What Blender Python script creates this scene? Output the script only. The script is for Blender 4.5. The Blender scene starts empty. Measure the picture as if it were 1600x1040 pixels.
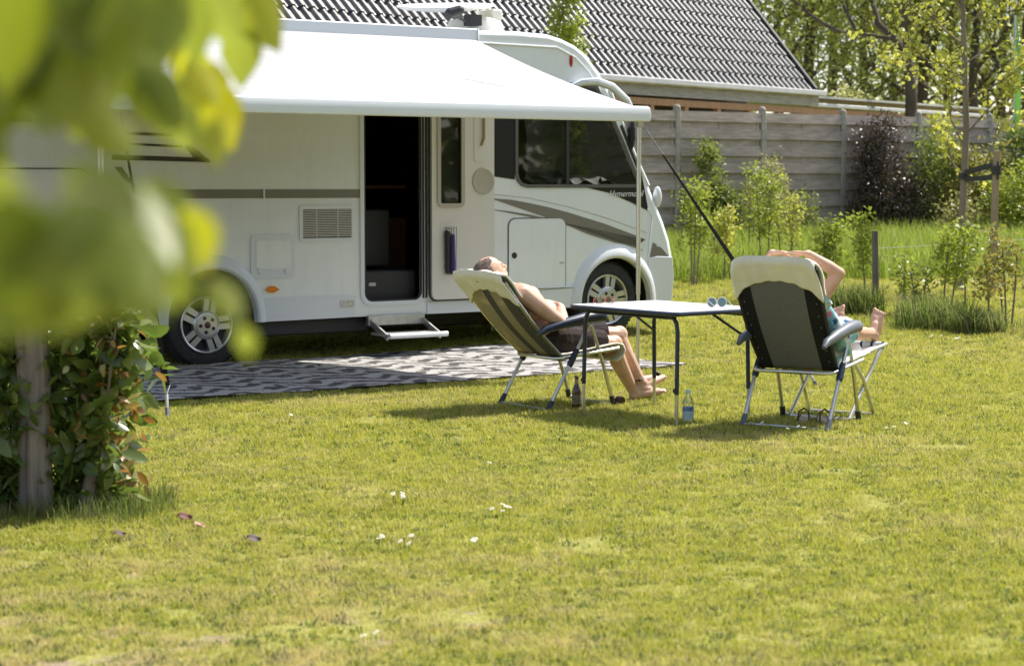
import bpy, bmesh, math, random
import numpy as np
from mathutils import Vector, Matrix, noise
from mathutils.geometry import tessellate_polygon
R = math.radians
C = bpy.context.scene.collection
sc = bpy.context.scene

# ------------------------------------------------------------------ camera
F = 3111.1                       # focal length in photo pixels (70 mm on a 36 mm sensor)
TH = math.atan(235 / F)          # camera pitched slightly down
H = 1.48
cam_d = bpy.data.cameras.new('camera'); cam = bpy.data.objects.new('camera', cam_d); C.objects.link(cam)
cam.location = (0, 0, H); cam.rotation_euler = (R(90) - TH, 0, 0)
cam_d.lens = 70; cam_d.sensor_width = 36; cam_d.clip_start = 0.05; cam_d.clip_end = 2000
cam_d.dof.use_dof = True; cam_d.dof.focus_distance = 13.6; cam_d.dof.aperture_fstop = 4.0
sc.camera = cam

# ------------------------------------------------------------------ light
SUN_DIR = Vector((0.54, 0.42, 1.0)).normalized()      # towards the sun
w = bpy.data.worlds.new('World'); sc.world = w; w.use_nodes = True
nt = w.node_tree; bg = nt.nodes['Background']
sky = nt.nodes.new('ShaderNodeTexSky'); sky.sky_type = 'NISHITA'; sky.sun_disc = False
sky.sun_elevation = math.asin(SUN_DIR.z); sky.sun_rotation = math.atan2(SUN_DIR.x, SUN_DIR.y)
sky.air_density = 1.0; sky.dust_density = 1.2; sky.ozone_density = 1.0
hs = nt.nodes.new('ShaderNodeHueSaturation'); hs.inputs['Saturation'].default_value = 0.7; nt.links.new(sky.outputs[0], hs.inputs['Color'])
tn = nt.nodes.new('ShaderNodeMix'); tn.data_type = 'RGBA'; tn.blend_type = 'MULTIPLY'; tn.inputs['Factor'].default_value = 1; tn.inputs['B'].default_value = (1.0, 0.98, 0.965, 1)
nt.links.new(hs.outputs[0], tn.inputs['A']); nt.links.new(tn.outputs['Result'], bg.inputs[0]); bg.inputs[1].default_value = 0.135
sun_d = bpy.data.lights.new('sun', 'SUN'); sun_d.energy = 4.2; sun_d.angle = R(0.6); sun_d.color = (1.0, 0.95, 0.86)
sun = bpy.data.objects.new('sun', sun_d); C.objects.link(sun)
sun.rotation_euler = SUN_DIR.to_track_quat('Z', 'Y').to_euler(); sun.location = (8, 6, 14)
sc.view_settings.view_transform = 'Standard'; sc.view_settings.look = 'None'
sc.view_settings.exposure = 0.92; sc.view_settings.gamma = 1
sc.render.engine = 'CYCLES'
sc.cycles.max_bounces = 8; sc.cycles.transparent_max_bounces = 12; sc.cycles.transmission_bounces = 6
sc.cycles.caustics_reflective = False; sc.cycles.caustics_refractive = False
sc.cycles.use_denoising = True

# ------------------------------------------------------------------ photo pixel <-> world helpers
_c, _s = math.cos(TH), math.sin(TH)
def ray(px, py):
    a = (px - 800) / F; b = -(py - 520) / F
    return (a, _c + b * _s, -_s + b * _c)
def P(px, py, Y):
    r = ray(px, py); k = Y / r[1]; return Vector((r[0] * k, Y, H + r[2] * k))
def zg(x, y):                     # height of the lawn: level here, gently rising towards the fence
    t = max(0.0, y - 16.2); k = min(t, 18.0)
    return 0.03 * (k * k / (k + 0.6)) if t > 0 else 0.0
def G(px, py):
    r = ray(px, py)
    k = -H / r[2] if r[2] < -1e-4 else 60
    for _ in range(30):
        z = zg(r[0] * k, r[1] * k); k = 0.5 * k + 0.5 * (z - H) / r[2]
    return Vector((r[0] * k, r[1] * k, zg(r[0] * k, r[1] * k)))
VO = (-2.446, 15.95); PHI = R(34.7); UX, UY = math.cos(PHI), math.sin(PHI)
def S(px, py, y=0.0):             # point on the motorhome's side, in its own axes (length, height)
    r = ray(px, py); d = -UY * r[0] + UX * r[1]; o = UY * VO[0] - UX * VO[1]
    k = (y - o) / d; X, Y, Z = r[0] * k - VO[0], r[1] * k - VO[1], H + r[2] * k
    return (X * UX + Y * UY, Z)
def V2W(u, y, z):                 # motorhome axes -> world
    return Vector((VO[0] + u * UX - y * UY, VO[1] + u * UY + y * UX, z))

# ------------------------------------------------------------------ object helpers
def tag(o, label=None, cat=None, group=None, kind=None):
    if label: o['label'] = label
    if cat: o['category'] = cat
    if group: o['group'] = group
    if kind: o['kind'] = kind
    return o
def empty(name, loc=(0, 0, 0), rz=0.0, label=None, cat=None, group=None):
    o = bpy.data.objects.new(name, None); C.objects.link(o); o.location = loc; o.rotation_euler = (0, 0, rz)
    o.empty_display_size = 0.1
    return tag(o, label, cat, group)
def link(name, me, mats, parent=None):
    o = bpy.data.objects.new(name, me); C.objects.link(o)
    for m in (mats if isinstance(mats, (list, tuple)) else [mats]): me.materials.append(m)
    if parent: o.parent = parent
    return o
def copy_tree(o, parent=None):
    c = o.copy(); C.objects.link(c)
    if parent: c.parent = parent
    for ch in [x for x in bpy.data.objects if x.parent == o]: copy_tree(ch, c)
    return c

class MB:
    def __init__(s): s.v = []; s.f = []; s.m = []
    def add(s, vs, fs, mi=0):
        b = len(s.v); s.v += [tuple(v) for v in vs]
        s.f += [tuple(b + i for i in f) for f in fs]; s.m += [mi] * len(fs); return s
    def box(s, c, sz, rot=None, mi=0):
        hx, hy, hz = sz[0] / 2, sz[1] / 2, sz[2] / 2
        vs = [Vector((x, y, z)) for x in (-hx, hx) for y in (-hy, hy) for z in (-hz, hz)]
        if rot is not None: vs = [rot @ v for v in vs]
        vs = [v + Vector(c) for v in vs]
        return s.add(vs, [(0, 1, 3, 2), (4, 6, 7, 5), (0, 4, 5, 1), (2, 3, 7, 6), (0, 2, 6, 4), (1, 5, 7, 3)], mi)
    def beam(s, p0, p1, wd, ht, up=(0, 0, 1), mi=0):
        p0, p1 = Vector(p0), Vector(p1); d = (p1 - p0); L = d.length; d.normalize()
        a = Vector(up).cross(d)
        if a.length < 1e-4: a = Vector((1, 0, 0)).cross(d)
        a.normalize(); b = d.cross(a)
        return s.box((p0 + p1) / 2, (L, wd, ht), Matrix((d, a, b)).transposed(), mi)
    def tube(s, path, r, n=8, mi=0, closed=False, rr=None, flat=None):
        path = [Vector(p) for p in path]; N = len(path); rings = []; base = len(s.v); prev = None
        for i, p in enumerate(path):
            if closed: d = path[(i + 1) % N] - path[i - 1]
            else: d = path[min(i + 1, N - 1)] - path[max(i - 1, 0)]
            d.normalize()
            if prev is None:
                a = d.cross(Vector((0, 0, 1)))
                if a.length < 0.05: a = d.cross(Vector((0, 1, 0)))
            else: a = prev - d * prev.dot(d)
            a.normalize(); prev = a; b = d.cross(a)
            q = (rr[i] if rr else r)
            fl = flat if flat else 1.0
            s.v += [tuple(p + a * math.cos(2 * math.pi * k / n) * q + b * math.sin(2 * math.pi * k / n) * q * fl) for k in range(n)]
        for i in range(N if closed else N - 1):
            j = (i + 1) % N
            for k in range(n):
                s.f.append((base + i * n + k, base + i * n + (k + 1) % n, base + j * n + (k + 1) % n, base + j * n + k)); s.m.append(mi)
        if not closed:
            s.f.append(tuple(base + k for k in reversed(range(n)))); s.m.append(mi)
            s.f.append(tuple(base + (N - 1) * n + k for k in range(n))); s.m.append(mi)
        return s
    def lathe(s, prof, c=(0, 0, 0), ax='z', n=24, mi=0, rot=None, caps=True):
        base = len(s.v); c = Vector(c)
        for (r, h) in prof:
            for k in range(n):
                t = 2 * math.pi * k / n; x, y = r * math.cos(t), r * math.sin(t)
                v = Vector((x, y, h)) if ax == 'z' else (Vector((x, h, y)) if ax == 'y' else Vector((h, x, y)))
                if rot is not None: v = rot @ v
                s.v.append(tuple(v + c))
        for i in range(len(prof) - 1):
            for k in range(n):
                s.f.append((base + i * n + k, base + i * n + (k + 1) % n, base + (i + 1) * n + (k + 1) % n, base + (i + 1) * n + k)); s.m.append(mi)
        if caps:
            if prof[0][0] > 1e-5: s.f.append(tuple(base + k for k in reversed(range(n)))); s.m.append(mi)
            if prof[-1][0] > 1e-5: s.f.append(tuple(base + (len(prof) - 1) * n + k for k in range(n))); s.m.append(mi)
        return s
    def ell(s, c, r, rot=None, n=14, mi=0):
        base = len(s.v); c = Vector(c); m = n // 2; idx = []
        for i in range(m + 1):
            a = math.pi * i / m
            row = []
            for k in range(n if 0 < i < m else 1):
                t = 2 * math.pi * k / n
                v = Vector((r[0] * math.sin(a) * math.cos(t), r[1] * math.sin(a) * math.sin(t), r[2] * math.cos(a)))
                if rot is not None: v = rot @ v
                row.append(len(s.v)); s.v.append(tuple(v + c))
            idx.append(row)
        for i in range(m):
            A, B = idx[i], idx[i + 1]
            for k in range(n):
                a0, a1 = A[k % len(A)], A[(k + 1) % len(A)]; b0, b1 = B[k % len(B)], B[(k + 1) % len(B)]
                q = []
                for t in (a0, b0, b1, a1):
                    if t not in q: q.append(t)
                s.f.append(tuple(q)); s.m.append(mi)
        return s
    def cap(s, p0, p1, r0, r1, n=12, mi=0):      # tapered limb with round ends
        p0, p1 = Vector(p0), Vector(p1); s.tube([p0, p1], r0, n, mi, rr=[r0, r1])
        s.ell(p0, (r0,) * 3, None, n, mi); s.ell(p1, (r1,) * 3, None, n, mi); return s
    def plate(s, outer, y0, y1, holes=(), mi=0, edge=None):    # flat shape in the x-z plane, thickness y0..y1
        polys = [[Vector((p[0], p[1], 0)) for p in pl] for pl in [outer] + list(holes)]
        tris = tessellate_polygon(polys); flatp = [p for pl in polys for p in pl]; n = len(flatp); base = len(s.v)
        s.v += [(p.x, y0, p.y) for p in flatp] + [(p.x, y1, p.y) for p in flatp]
        for t in tris:
            a, b, c_ = flatp[t[0]], flatp[t[1]], flatp[t[2]]
            cr = (b.x - a.x) * (c_.y - a.y) - (b.y - a.y) * (c_.x - a.x)
            t = t if cr > 0 else (t[0], t[2], t[1])
            s.f.append(tuple(base + i for i in t)); s.m.append(mi)
            s.f.append(tuple(base + n + i for i in reversed(t))); s.m.append(mi)
        o = 0
        for pl in polys:
            k = len(pl)
            for i in range(k):
                j = (i + 1) % k
                s.f.append((base + o + i, base + o + j, base + n + o + j, base + n + o + i)); s.m.append(mi if edge is None else edge)
            o += k
        return s
    def grid(s, fn, nu, nv, mi=0, mf=None):
        base = len(s.v)
        for i in range(nu + 1):
            for j in range(nv + 1): s.v.append(tuple(fn(i / nu, j / nv)))
        for i in range(nu):
            for j in range(nv):
                a = base + i * (nv + 1) + j
                s.f.append((a, a + nv + 1, a + nv + 2, a + 1)); s.m.append(mf(i, j) if mf else mi)
        return s
    def build(s, name, mats, parent=None, smooth=35, bevel=0, solid=0, fix=False):
        me = bpy.data.meshes.new(name); me.from_pydata(s.v, [], s.f)
        me.polygons.foreach_set('material_index', s.m); me.update()
        if fix:
            bm = bmesh.new(); bm.from_mesh(me); bmesh.ops.recalc_face_normals(bm, faces=bm.faces); bm.to_mesh(me); bm.free()
        if smooth:
            me.shade_smooth()
            try: me.set_sharp_from_angle(angle=R(smooth))
            except Exception: pass
        o = link(name, me, mats, parent)
        if solid:
            q = o.modifiers.new('solid', 'SOLIDIFY'); q.thickness = solid; q.offset = 0
        if bevel:
            q = o.modifiers.new('bevel', 'BEVEL'); q.width = bevel; q.segments = 2; q.limit_method = 'ANGLE'; q.angle_limit = R(40)
            q.harden_normals = False
        return o

def arc(cx, cz, r, a0, a1, n):
    return [(cx + r * math.cos(R(a0 + (a1 - a0) * i / n)), cz + r * math.sin(R(a0 + (a1 - a0) * i / n))) for i in range(n + 1)]
def rrect(x0, z0, x1, z1, r, n=5, corners=(1, 1, 1, 1)):     # bl br tr tl
    p = []
    p += arc(x0 + r, z0 + r, r, 180, 270, n) if corners[0] else [(x0, z0)]
    p += arc(x1 - r, z0 + r, r, 270, 360, n) if corners[1] else [(x1, z0)]
    p += arc(x1 - r, z1 - r, r, 0, 90, n) if corners[2] else [(x1, z1)]
    p += arc(x0 + r, z1 - r, r, 90, 180, n) if corners[3] else [(x0, z1)]
    return p
def inset(poly, d):
    n = len(poly); out = []
    area = sum(poly[i][0] * poly[(i + 1) % n][1] - poly[(i + 1) % n][0] * poly[i][1] for i in range(n))
    sg = 1 if area > 0 else -1
    for i in range(n):
        a, b, c_ = Vector(poly[i - 1]), Vector(poly[i]), Vector(poly[(i + 1) % n])
        e1 = (b - a); e2 = (c_ - b)
        if e1.length < 1e-6 or e2.length < 1e-6: out.append(tuple(b)); continue
        e1.normalize(); e2.normalize()
        n1 = Vector((-e1.y, e1.x)) * sg; n2 = Vector((-e2.y, e2.x)) * sg; m = n1 + n2
        if m.length < 1e-6: m = n1
        m.normalize(); k = d / max(0.45, m.dot(n1)); out.append((b.x + m.x * k, b.y + m.y * k))
    return out

# ------------------------------------------------------------------ materials
def mat(name, col=(0.5, 0.5, 0.5), rough=0.5, metal=0.0, spec=0.5, trans=None, sss=0, coat=0):
    m = bpy.data.materials.new(name); m.use_nodes = True; b = m.node_tree.nodes['Principled BSDF']
    b.inputs['Base Color'].default_value = (*col, 1); b.inputs['Roughness'].default_value = rough
    b.inputs['Metallic'].default_value = metal; b.inputs['Specular IOR Level'].default_value = spec
    if coat: b.inputs['Coat Weight'].default_value = coat; b.inputs['Coat Roughness'].default_value = 0.08
    if sss: b.inputs['Subsurface Weight'].default_value = sss; b.inputs['Subsurface Radius'].default_value = (0.02, 0.007, 0.004); b.inputs['Subsurface Scale'].default_value = 1
    if trans:                     # thin translucent sheet
        t = m.node_tree.nodes.new('ShaderNodeBsdfTranslucent'); x = m.node_tree.nodes.new('ShaderNodeMixShader')
        t.inputs[0].default_value = (*trans[1], 1); x.inputs[0].default_value = trans[0]
        out = m.node_tree.nodes['Material Output']; L = m.node_tree.links
        L.new(b.outputs[0], x.inputs[1]); L.new(t.outputs[0], x.inputs[2]); L.new(x.outputs[0], out.inputs[0])
    return m
def nodes(m): return m.node_tree.nodes, m.node_tree.links, m.node_tree.nodes['Principled BSDF']
def ramp(m, fac, stops, interp='LINEAR'):
    n = m.node_tree.nodes.new('ShaderNodeValToRGB'); cr = n.color_ramp; cr.interpolation = interp
    while len(cr.elements) > 1: cr.elements.remove(cr.elements[-1])
    cr.elements[0].position = stops[0][0]; cr.elements[0].color = (*stops[0][1], 1)
    for p, c_ in stops[1:]:
        e = cr.elements.new(p); e.color = (*c_, 1)
    m.node_tree.links.new(fac, n.inputs[0]); return n.outputs[0]
def coords(m, kind='Object', scale=(1, 1, 1)):
    n = m.node_tree.nodes; t = n.new('ShaderNodeTexCoord'); mp = n.new('ShaderNodeMapping')
    mp.inputs['Scale'].default_value = scale; m.node_tree.links.new(t.outputs[kind], mp.inputs[0]); return mp.outputs[0]
def wpos(m, scale=(1, 1, 1)):
    n = m.node_tree.nodes; t = n.new('ShaderNodeNewGeometry'); mp = n.new('ShaderNodeMapping')
    mp.inputs['Scale'].default_value = scale; m.node_tree.links.new(t.outputs['Position'], mp.inputs[0]); return mp.outputs[0]
def noise_tex(m, vec, scale=5, detail=4, rough=0.6, dist=0):
    n = m.node_tree.nodes.new('ShaderNodeTexNoise'); n.inputs['Scale'].default_value = scale
    n.inputs['Detail'].default_value = detail; n.inputs['Roughness'].default_value = rough; n.inputs['Distortion'].default_value = dist
    m.node_tree.links.new(vec, n.inputs['Vector']); return n.outputs['Fac']
def bump(m, fac, strength=0.3, dist=0.01):
    n = m.node_tree.nodes.new('ShaderNodeBump'); n.inputs['Strength'].default_value = strength; n.inputs['Distance'].default_value = dist
    m.node_tree.links.new(fac, n.inputs['Height']); b = m.node_tree.nodes['Principled BSDF']
    m.node_tree.links.new(n.outputs[0], b.inputs['Normal']); return n
def mixc(m, fac, a, b_, mode='MIX'):
    n = m.node_tree.nodes.new('ShaderNodeMix'); n.data_type = 'RGBA'; n.blend_type = mode
    L = m.node_tree.links
    for sock, v in ((n.inputs['Factor'], fac), (n.inputs['A'], a), (n.inputs['B'], b_)):
        if hasattr(v, 'links'): L.new(v, sock)
        elif isinstance(v, (int, float)): sock.default_value = v
        else: sock.default_value = (*v, 1)
    return n.outputs['Result']
def math_n(m, op, a, b_=None):
    n = m.node_tree.nodes.new('ShaderNodeMath'); n.operation = op
    for i, v in enumerate((a, b_)):
        if v is None: continue
        if hasattr(v, 'links'): m.node_tree.links.new(v, n.inputs[i])
        else: n.inputs[i].default_value = v
    return n.outputs[0]
def varied(name, c0, c1, scale=4, rough=0.7, stretch=(1, 1, 1), bmp=0.0, metal=0, detail=5, kind='Object', c2=None, bd=0.004, spec=0.5):
    m = mat(name, c0, rough, metal, spec); v = coords(m, kind, stretch); f = noise_tex(m, v, scale, detail)
    st = [(0.3, c0), (0.7, c1)] if c2 is None else [(0.25, c0), (0.5, c1), (0.72, c2)]
    L = m.node_tree.links; L.new(ramp(m, f, st), nodes(m)[2].inputs['Base Color'])
    if bmp: bump(m, f, bmp, bd)
    return m
def leaf_mat(name, cols, tw=0.45, tcol=(0.35, 0.5, 0.05), rough=0.45, spec=0.4):
    m = mat(name, cols[0], rough, 0, spec, trans=(tw, tcol)); n = m.node_tree.nodes
    a = n.new('ShaderNodeAttribute'); a.attribute_name = 'rnd'; k = len(cols)
    col = ramp(m, a.outputs['Fac'], [(i / max(1, k - 1), c_) for i, c_ in enumerate(cols)])
    m.node_tree.links.new(col, nodes(m)[2].inputs['Base Color'])
    br = mixc(m, 0.5, col, tcol); t = [x for x in n if x.type == 'BSDF_TRANSLUCENT'][0]
    m.node_tree.links.new(br, t.inputs[0]); return m

M = {}
M['gel'] = varied('white_gelcoat', (0.74, 0.765, 0.79), (0.78, 0.80, 0.82), 1.2, 0.14, bmp=.10, bd=.02)
M['gel2'] = mat('white_plastic', (0.68, 0.705, 0.73), 0.35)
_n = M['gel']; _cr = [x for x in _n.node_tree.nodes if x.type == 'VALTORGB'][0].outputs[0]
_st = noise_tex(_n, coords(_n, 'Object', (5, 5, .5)), 3, 6, .7); _gr = noise_tex(_n, coords(_n), 2.2, 6, .7)
_c1 = mixc(_n, ramp(_n, _st, [(.50, (0, 0, 0)), (.80, (.35, .35, .35))]), _cr, (.60, .58, .53)); _c1 = mixc(_n, ramp(_n, _gr, [(.55, (0, 0, 0)), (.80, (.30, .30, .30))]), _c1, (.62, .61, .57))
_n.node_tree.links.new(_c1, nodes(_n)[2].inputs['Base Color'])
_b = nodes(M['gel'])[2]; _b.inputs['Coat Weight'].default_value = 0.4
M['cream'] = mat('cream_door_plastic', (0.66, 0.62, 0.56), 0.5)
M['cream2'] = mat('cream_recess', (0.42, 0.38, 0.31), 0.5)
M['black'] = mat('black_rubber', (0.02, 0.02, 0.021), 0.55)
M['blackgl'] = mat('black_gloss_panel', (0.016, 0.015, 0.017), 0.35, 0, .3)
M['tyre'] = varied('tyre_rubber', (0.012, 0.012, 0.012), (0.03, 0.03, 0.03), 30, 0.8, bmp=0.2)
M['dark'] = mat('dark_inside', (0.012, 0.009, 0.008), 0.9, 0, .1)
M['wood_in'] = varied('brown_cabinet', (0.10, 0.045, 0.02), (0.16, 0.07, 0.03), 6, 0.4, (1, 1, 8))
M['stripe'] = mat('taupe_stripe', (0.19, 0.175, 0.15), 0.35)
M['grey'] = mat('grey_plastic', (0.13, 0.13, 0.13), 0.45)
M['lgrey'] = mat('light_grey_plastic', (0.45, 0.45, 0.44), 0.45)
M['alu'] = varied('brushed_aluminium', (0.55, 0.54, 0.50), (0.72, 0.71, 0.68), 40, 0.32, (1, 1, 6), metal=1)
M['alu_dull'] = varied('dull_alloy', (0.42, 0.42, 0.42), (0.55, 0.55, 0.55), 20, 0.4, metal=0.85)
M['rim'] = mat('wheel_silver', (0.60, 0.60, 0.61), 0.3, 0.75)
M['amber'] = mat('amber_lens', (0.75, 0.22, 0.02), 0.25)
M['red'] = mat('red_lens', (0.35, 0.02, 0.012), 0.25)
M['navy'] = mat('navy_plastic', (0.02, 0.032, 0.06), 0.38)
M['armgrey'] = mat('grey_armrest_plastic', (0.11, 0.12, 0.14), 0.4)
M['webbing'] = mat('black_webbing', (.012, .012, .012), 1, 0, 0)
M['bluelab'] = mat('blue_label', (0.10, 0.35, 0.70), 0.5)
def glass_mat(name, tint=(0.55, 0.6, 0.6), refl=0.10):
    m = bpy.data.materials.new(name); m.use_nodes = True; n = m.node_tree.nodes; L = m.node_tree.links
    n.remove(n['Principled BSDF']); t = n.new('ShaderNodeBsdfTransparent'); t.inputs[0].default_value = (*tint, 1)
    g = n.new('ShaderNodeBsdfGlossy'); g.inputs['Roughness'].default_value = 0.02
    lw = n.new('ShaderNodeLayerWeight'); lw.inputs[0].default_value = 0.35
    ad = n.new('ShaderNodeMath'); ad.operation = 'MULTIPLY_ADD'; ad.inputs[1].default_value = 0.6; ad.inputs[2].default_value = refl
    ad.use_clamp = True
    x = n.new('ShaderNodeMixShader'); L.new(lw.outputs['Fresnel'], ad.inputs[0]); L.new(ad.outputs[0], x.inputs[0])
    L.new(t.outputs[0], x.inputs[1]); L.new(g.outputs[0], x.inputs[2]); L.new(x.outputs[0], n['Material Output'].inputs[0]); return m
M['glass'] = glass_mat('tinted_window_glass', (0.50, 0.51, 0.49), 0.05)
M['glass2'] = glass_mat('clear_glass', (0.8, 0.85, 0.85), 0.05)
M['pet'] = glass_mat('clear_bottle_plastic', (0.95, 0.975, 0.99), 0.05)

# ------------------------------------------------------------------ ground
def lawn_color(m, sc_=1.0):
    p = wpos(m); big = noise_tex(m, p, 0.5, 4, 0.6); mid = noise_tex(m, p, 3.2, 5, 0.65); fine = noise_tex(m, p, 45, 3, 0.7)
    return big, mid, fine
mg = mat('soil_and_thatch', (0.2, 0.2, 0.08), 0.95, 0, 0.1)
big, mid, fine = lawn_color(mg)
c1 = ramp(mg, fine, [(0.3, (0.13, 0.15, 0.025)), (0.5, (0.25, 0.25, 0.06)), (0.68, (0.38, 0.33, 0.14))])
c2 = ramp(mg, fine, [(0.3, (0.16, 0.12, 0.075)), (0.65, (0.33, 0.26, 0.18))])
sepn = mg.node_tree.nodes.new('ShaderNodeSeparateXYZ'); mg.node_tree.links.new(wpos(mg), sepn.inputs[0])
near = math_n(mg, 'SUBTRACT', math_n(mg, 'SUBTRACT', 0.6, math_n(mg, 'MULTIPLY', sepn.outputs['X'], 0.5)), math_n(mg, 'MULTIPLY', math_n(mg, 'SUBTRACT', sepn.outputs['Y'], 5.8), 0.55))
bare = math_n(mg, 'ADD', mid, math_n(mg, 'MULTIPLY', near, 0.10))
msk = ramp(mg, bare, [(0.60, (0, 0, 0)), (0.68, (1, 1, 1))])
mg.node_tree.links.new(mixc(mg, msk, c1, c2), nodes(mg)[2].inputs['Base Color'])
bump(mg, fine, 0.6, 0.02)
g = MB()
ys = list(np.arange(-6, 40, 0.5)) + [45, 55, 70, 100, 160, 300, 700]
xs = [-500, -200, -80, -40] + list(np.arange(-20, 20.1, 1.0)) + [40, 80, 200, 500]
nv = len(xs)
g.v = [(x, y, zg(x, y)) for y in ys for x in xs]
g.f = [(j * nv + i, j * nv + i + 1, (j + 1) * nv + i + 1, (j + 1) * nv + i) for j in range(len(ys) - 1) for i in range(nv - 1)]
g.m = [0] * len(g.f)
tag(g.build('ground', mg), kind='structure')

# grass: tufts of blades instanced on scattered points (one object of stuff)
def tuft_mesh(name, nb, h, spread, wd, rs, m, lean=0.5):
    rs = random.Random(rs); vs = []; fs = []; rn = []
    for i in range(nb):
        a = rs.uniform(0, 6.283); r = spread * math.sqrt(rs.random()); x, y = r * math.cos(a), r * math.sin(a)
        hh = h * rs.uniform(0.5, 1.1); b = rs.uniform(0, 6.283); ln = rs.uniform(0.1, lean) * hh
        dx, dy = math.cos(b), math.sin(b); wx, wy = -dy * wd / 2, dx * wd / 2; k = len(vs); q = rs.random()
        vs += [(x - wx, y - wy, -0.004), (x + wx, y + wy, -0.004), (x + dx * ln * 0.35 + wx * 0.8, y + dy * ln * 0.35 + wy * 0.8, hh * 0.6),
               (x + dx * ln * 0.35 - wx * 0.8, y + dy * ln * 0.35 - wy * 0.8, hh * 0.6), (x + dx * ln, y + dy * ln, hh)]
        fs += [(k, k + 1, k + 2, k + 3), (k + 3, k + 2, k + 4)]; rn += [q] * 5
    me = bpy.data.meshes.new(name); me.from_pydata(vs, [], fs); at = me.attributes.new('rnd', 'FLOAT', 'POINT'); at.data.foreach_set('value', rn)
    me.materials.append(m); me.shade_smooth(); return me
def grass_mat(name, greens, straw, tcol, dry=0.0, strawamt=0.0):
    m = mat(name, greens[0], 0.6, 0, 0.25, trans=(0.5, tcol)); n = m.node_tree.nodes
    a = n.new('ShaderNodeAttribute'); a.attribute_name = 'rnd'; big, mid, fine = lawn_color(m)
    gcol = ramp(m, math_n(m, 'ADD', math_n(m, 'MULTIPLY', a.outputs['Fac'], 0.6), math_n(m, 'MULTIPLY', mid, 0.4)), [(0.15, greens[0]), (0.5, greens[1]), (0.8, greens[2])])
    st = math_n(m, 'ADD', math_n(m, 'MULTIPLY', big, 0.9), math_n(m, 'MULTIPLY', a.outputs['Fac'], 0.35))
    st = math_n(m, 'ADD', st, math_n(m, 'MULTIPLY', math_n(m, 'SUBTRACT', mid, 0.5), 1.0))
    if name == 'lawn_blades':        # the worn, drier corner near the camera
        sx_ = n.new('ShaderNodeSeparateXYZ'); m.node_tree.links.new(wpos(m), sx_.inputs[0])
        fy = math_n(m, 'MULTIPLY', math_n(m, 'SUBTRACT', 8.0, sx_.outputs['Y']), .5); fy.node.use_clamp = True
        fx = math_n(m, 'SUBTRACT', .55, math_n(m, 'MULTIPLY', sx_.outputs['X'], .7)); fx.node.use_clamp = True
        st = math_n(m, 'ADD', st, math_n(m, 'MULTIPLY', math_n(m, 'MULTIPLY', fx, fy), .26))
    k = ramp(m, st, [(0.62 - dry, (0, 0, 0)), (0.86 - dry, (1, 1, 1))])
    col = mixc(m, k, gcol, straw)
    odd = ramp(m, a.outputs['Fac'], [(.84, (0, 0, 0)), (.87, (1, 1, 1))]); col = mixc(m, odd, col, tuple(c_ * .95 for c_ in straw))
    m.node_tree.links.new(col, nodes(m)[2].inputs['Base Color'])
    t = [x for x in n if x.type == 'BSDF_TRANSLUCENT'][0]; m.node_tree.links.new(mixc(m, 0.45, col, tcol), t.inputs[0]); return m
M['lawn'] = grass_mat('lawn_blades', [(0.22, 0.25, 0.026), (0.38, 0.385, 0.050), (0.56, 0.52, 0.11)], (0.66, 0.53, 0.27), (0.53, 0.55, 0.06), dry=-0.03)
M['tall'] = grass_mat('meadow_blades', [(0.15, 0.22, 0.02), (0.27, 0.35, 0.035), (0.42, 0.48, 0.08)], (0.36, 0.32, 0.14), (0.30, 0.45, 0.05), dry=-0.12)
M['rank'] = grass_mat('rank_grass_blades', [(0.06, 0.09, 0.02), (0.12, 0.17, 0.035), (0.22, 0.25, 0.06)], (0.34, 0.27, 0.15), (0.2, 0.3, 0.05), dry=0.05)

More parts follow.
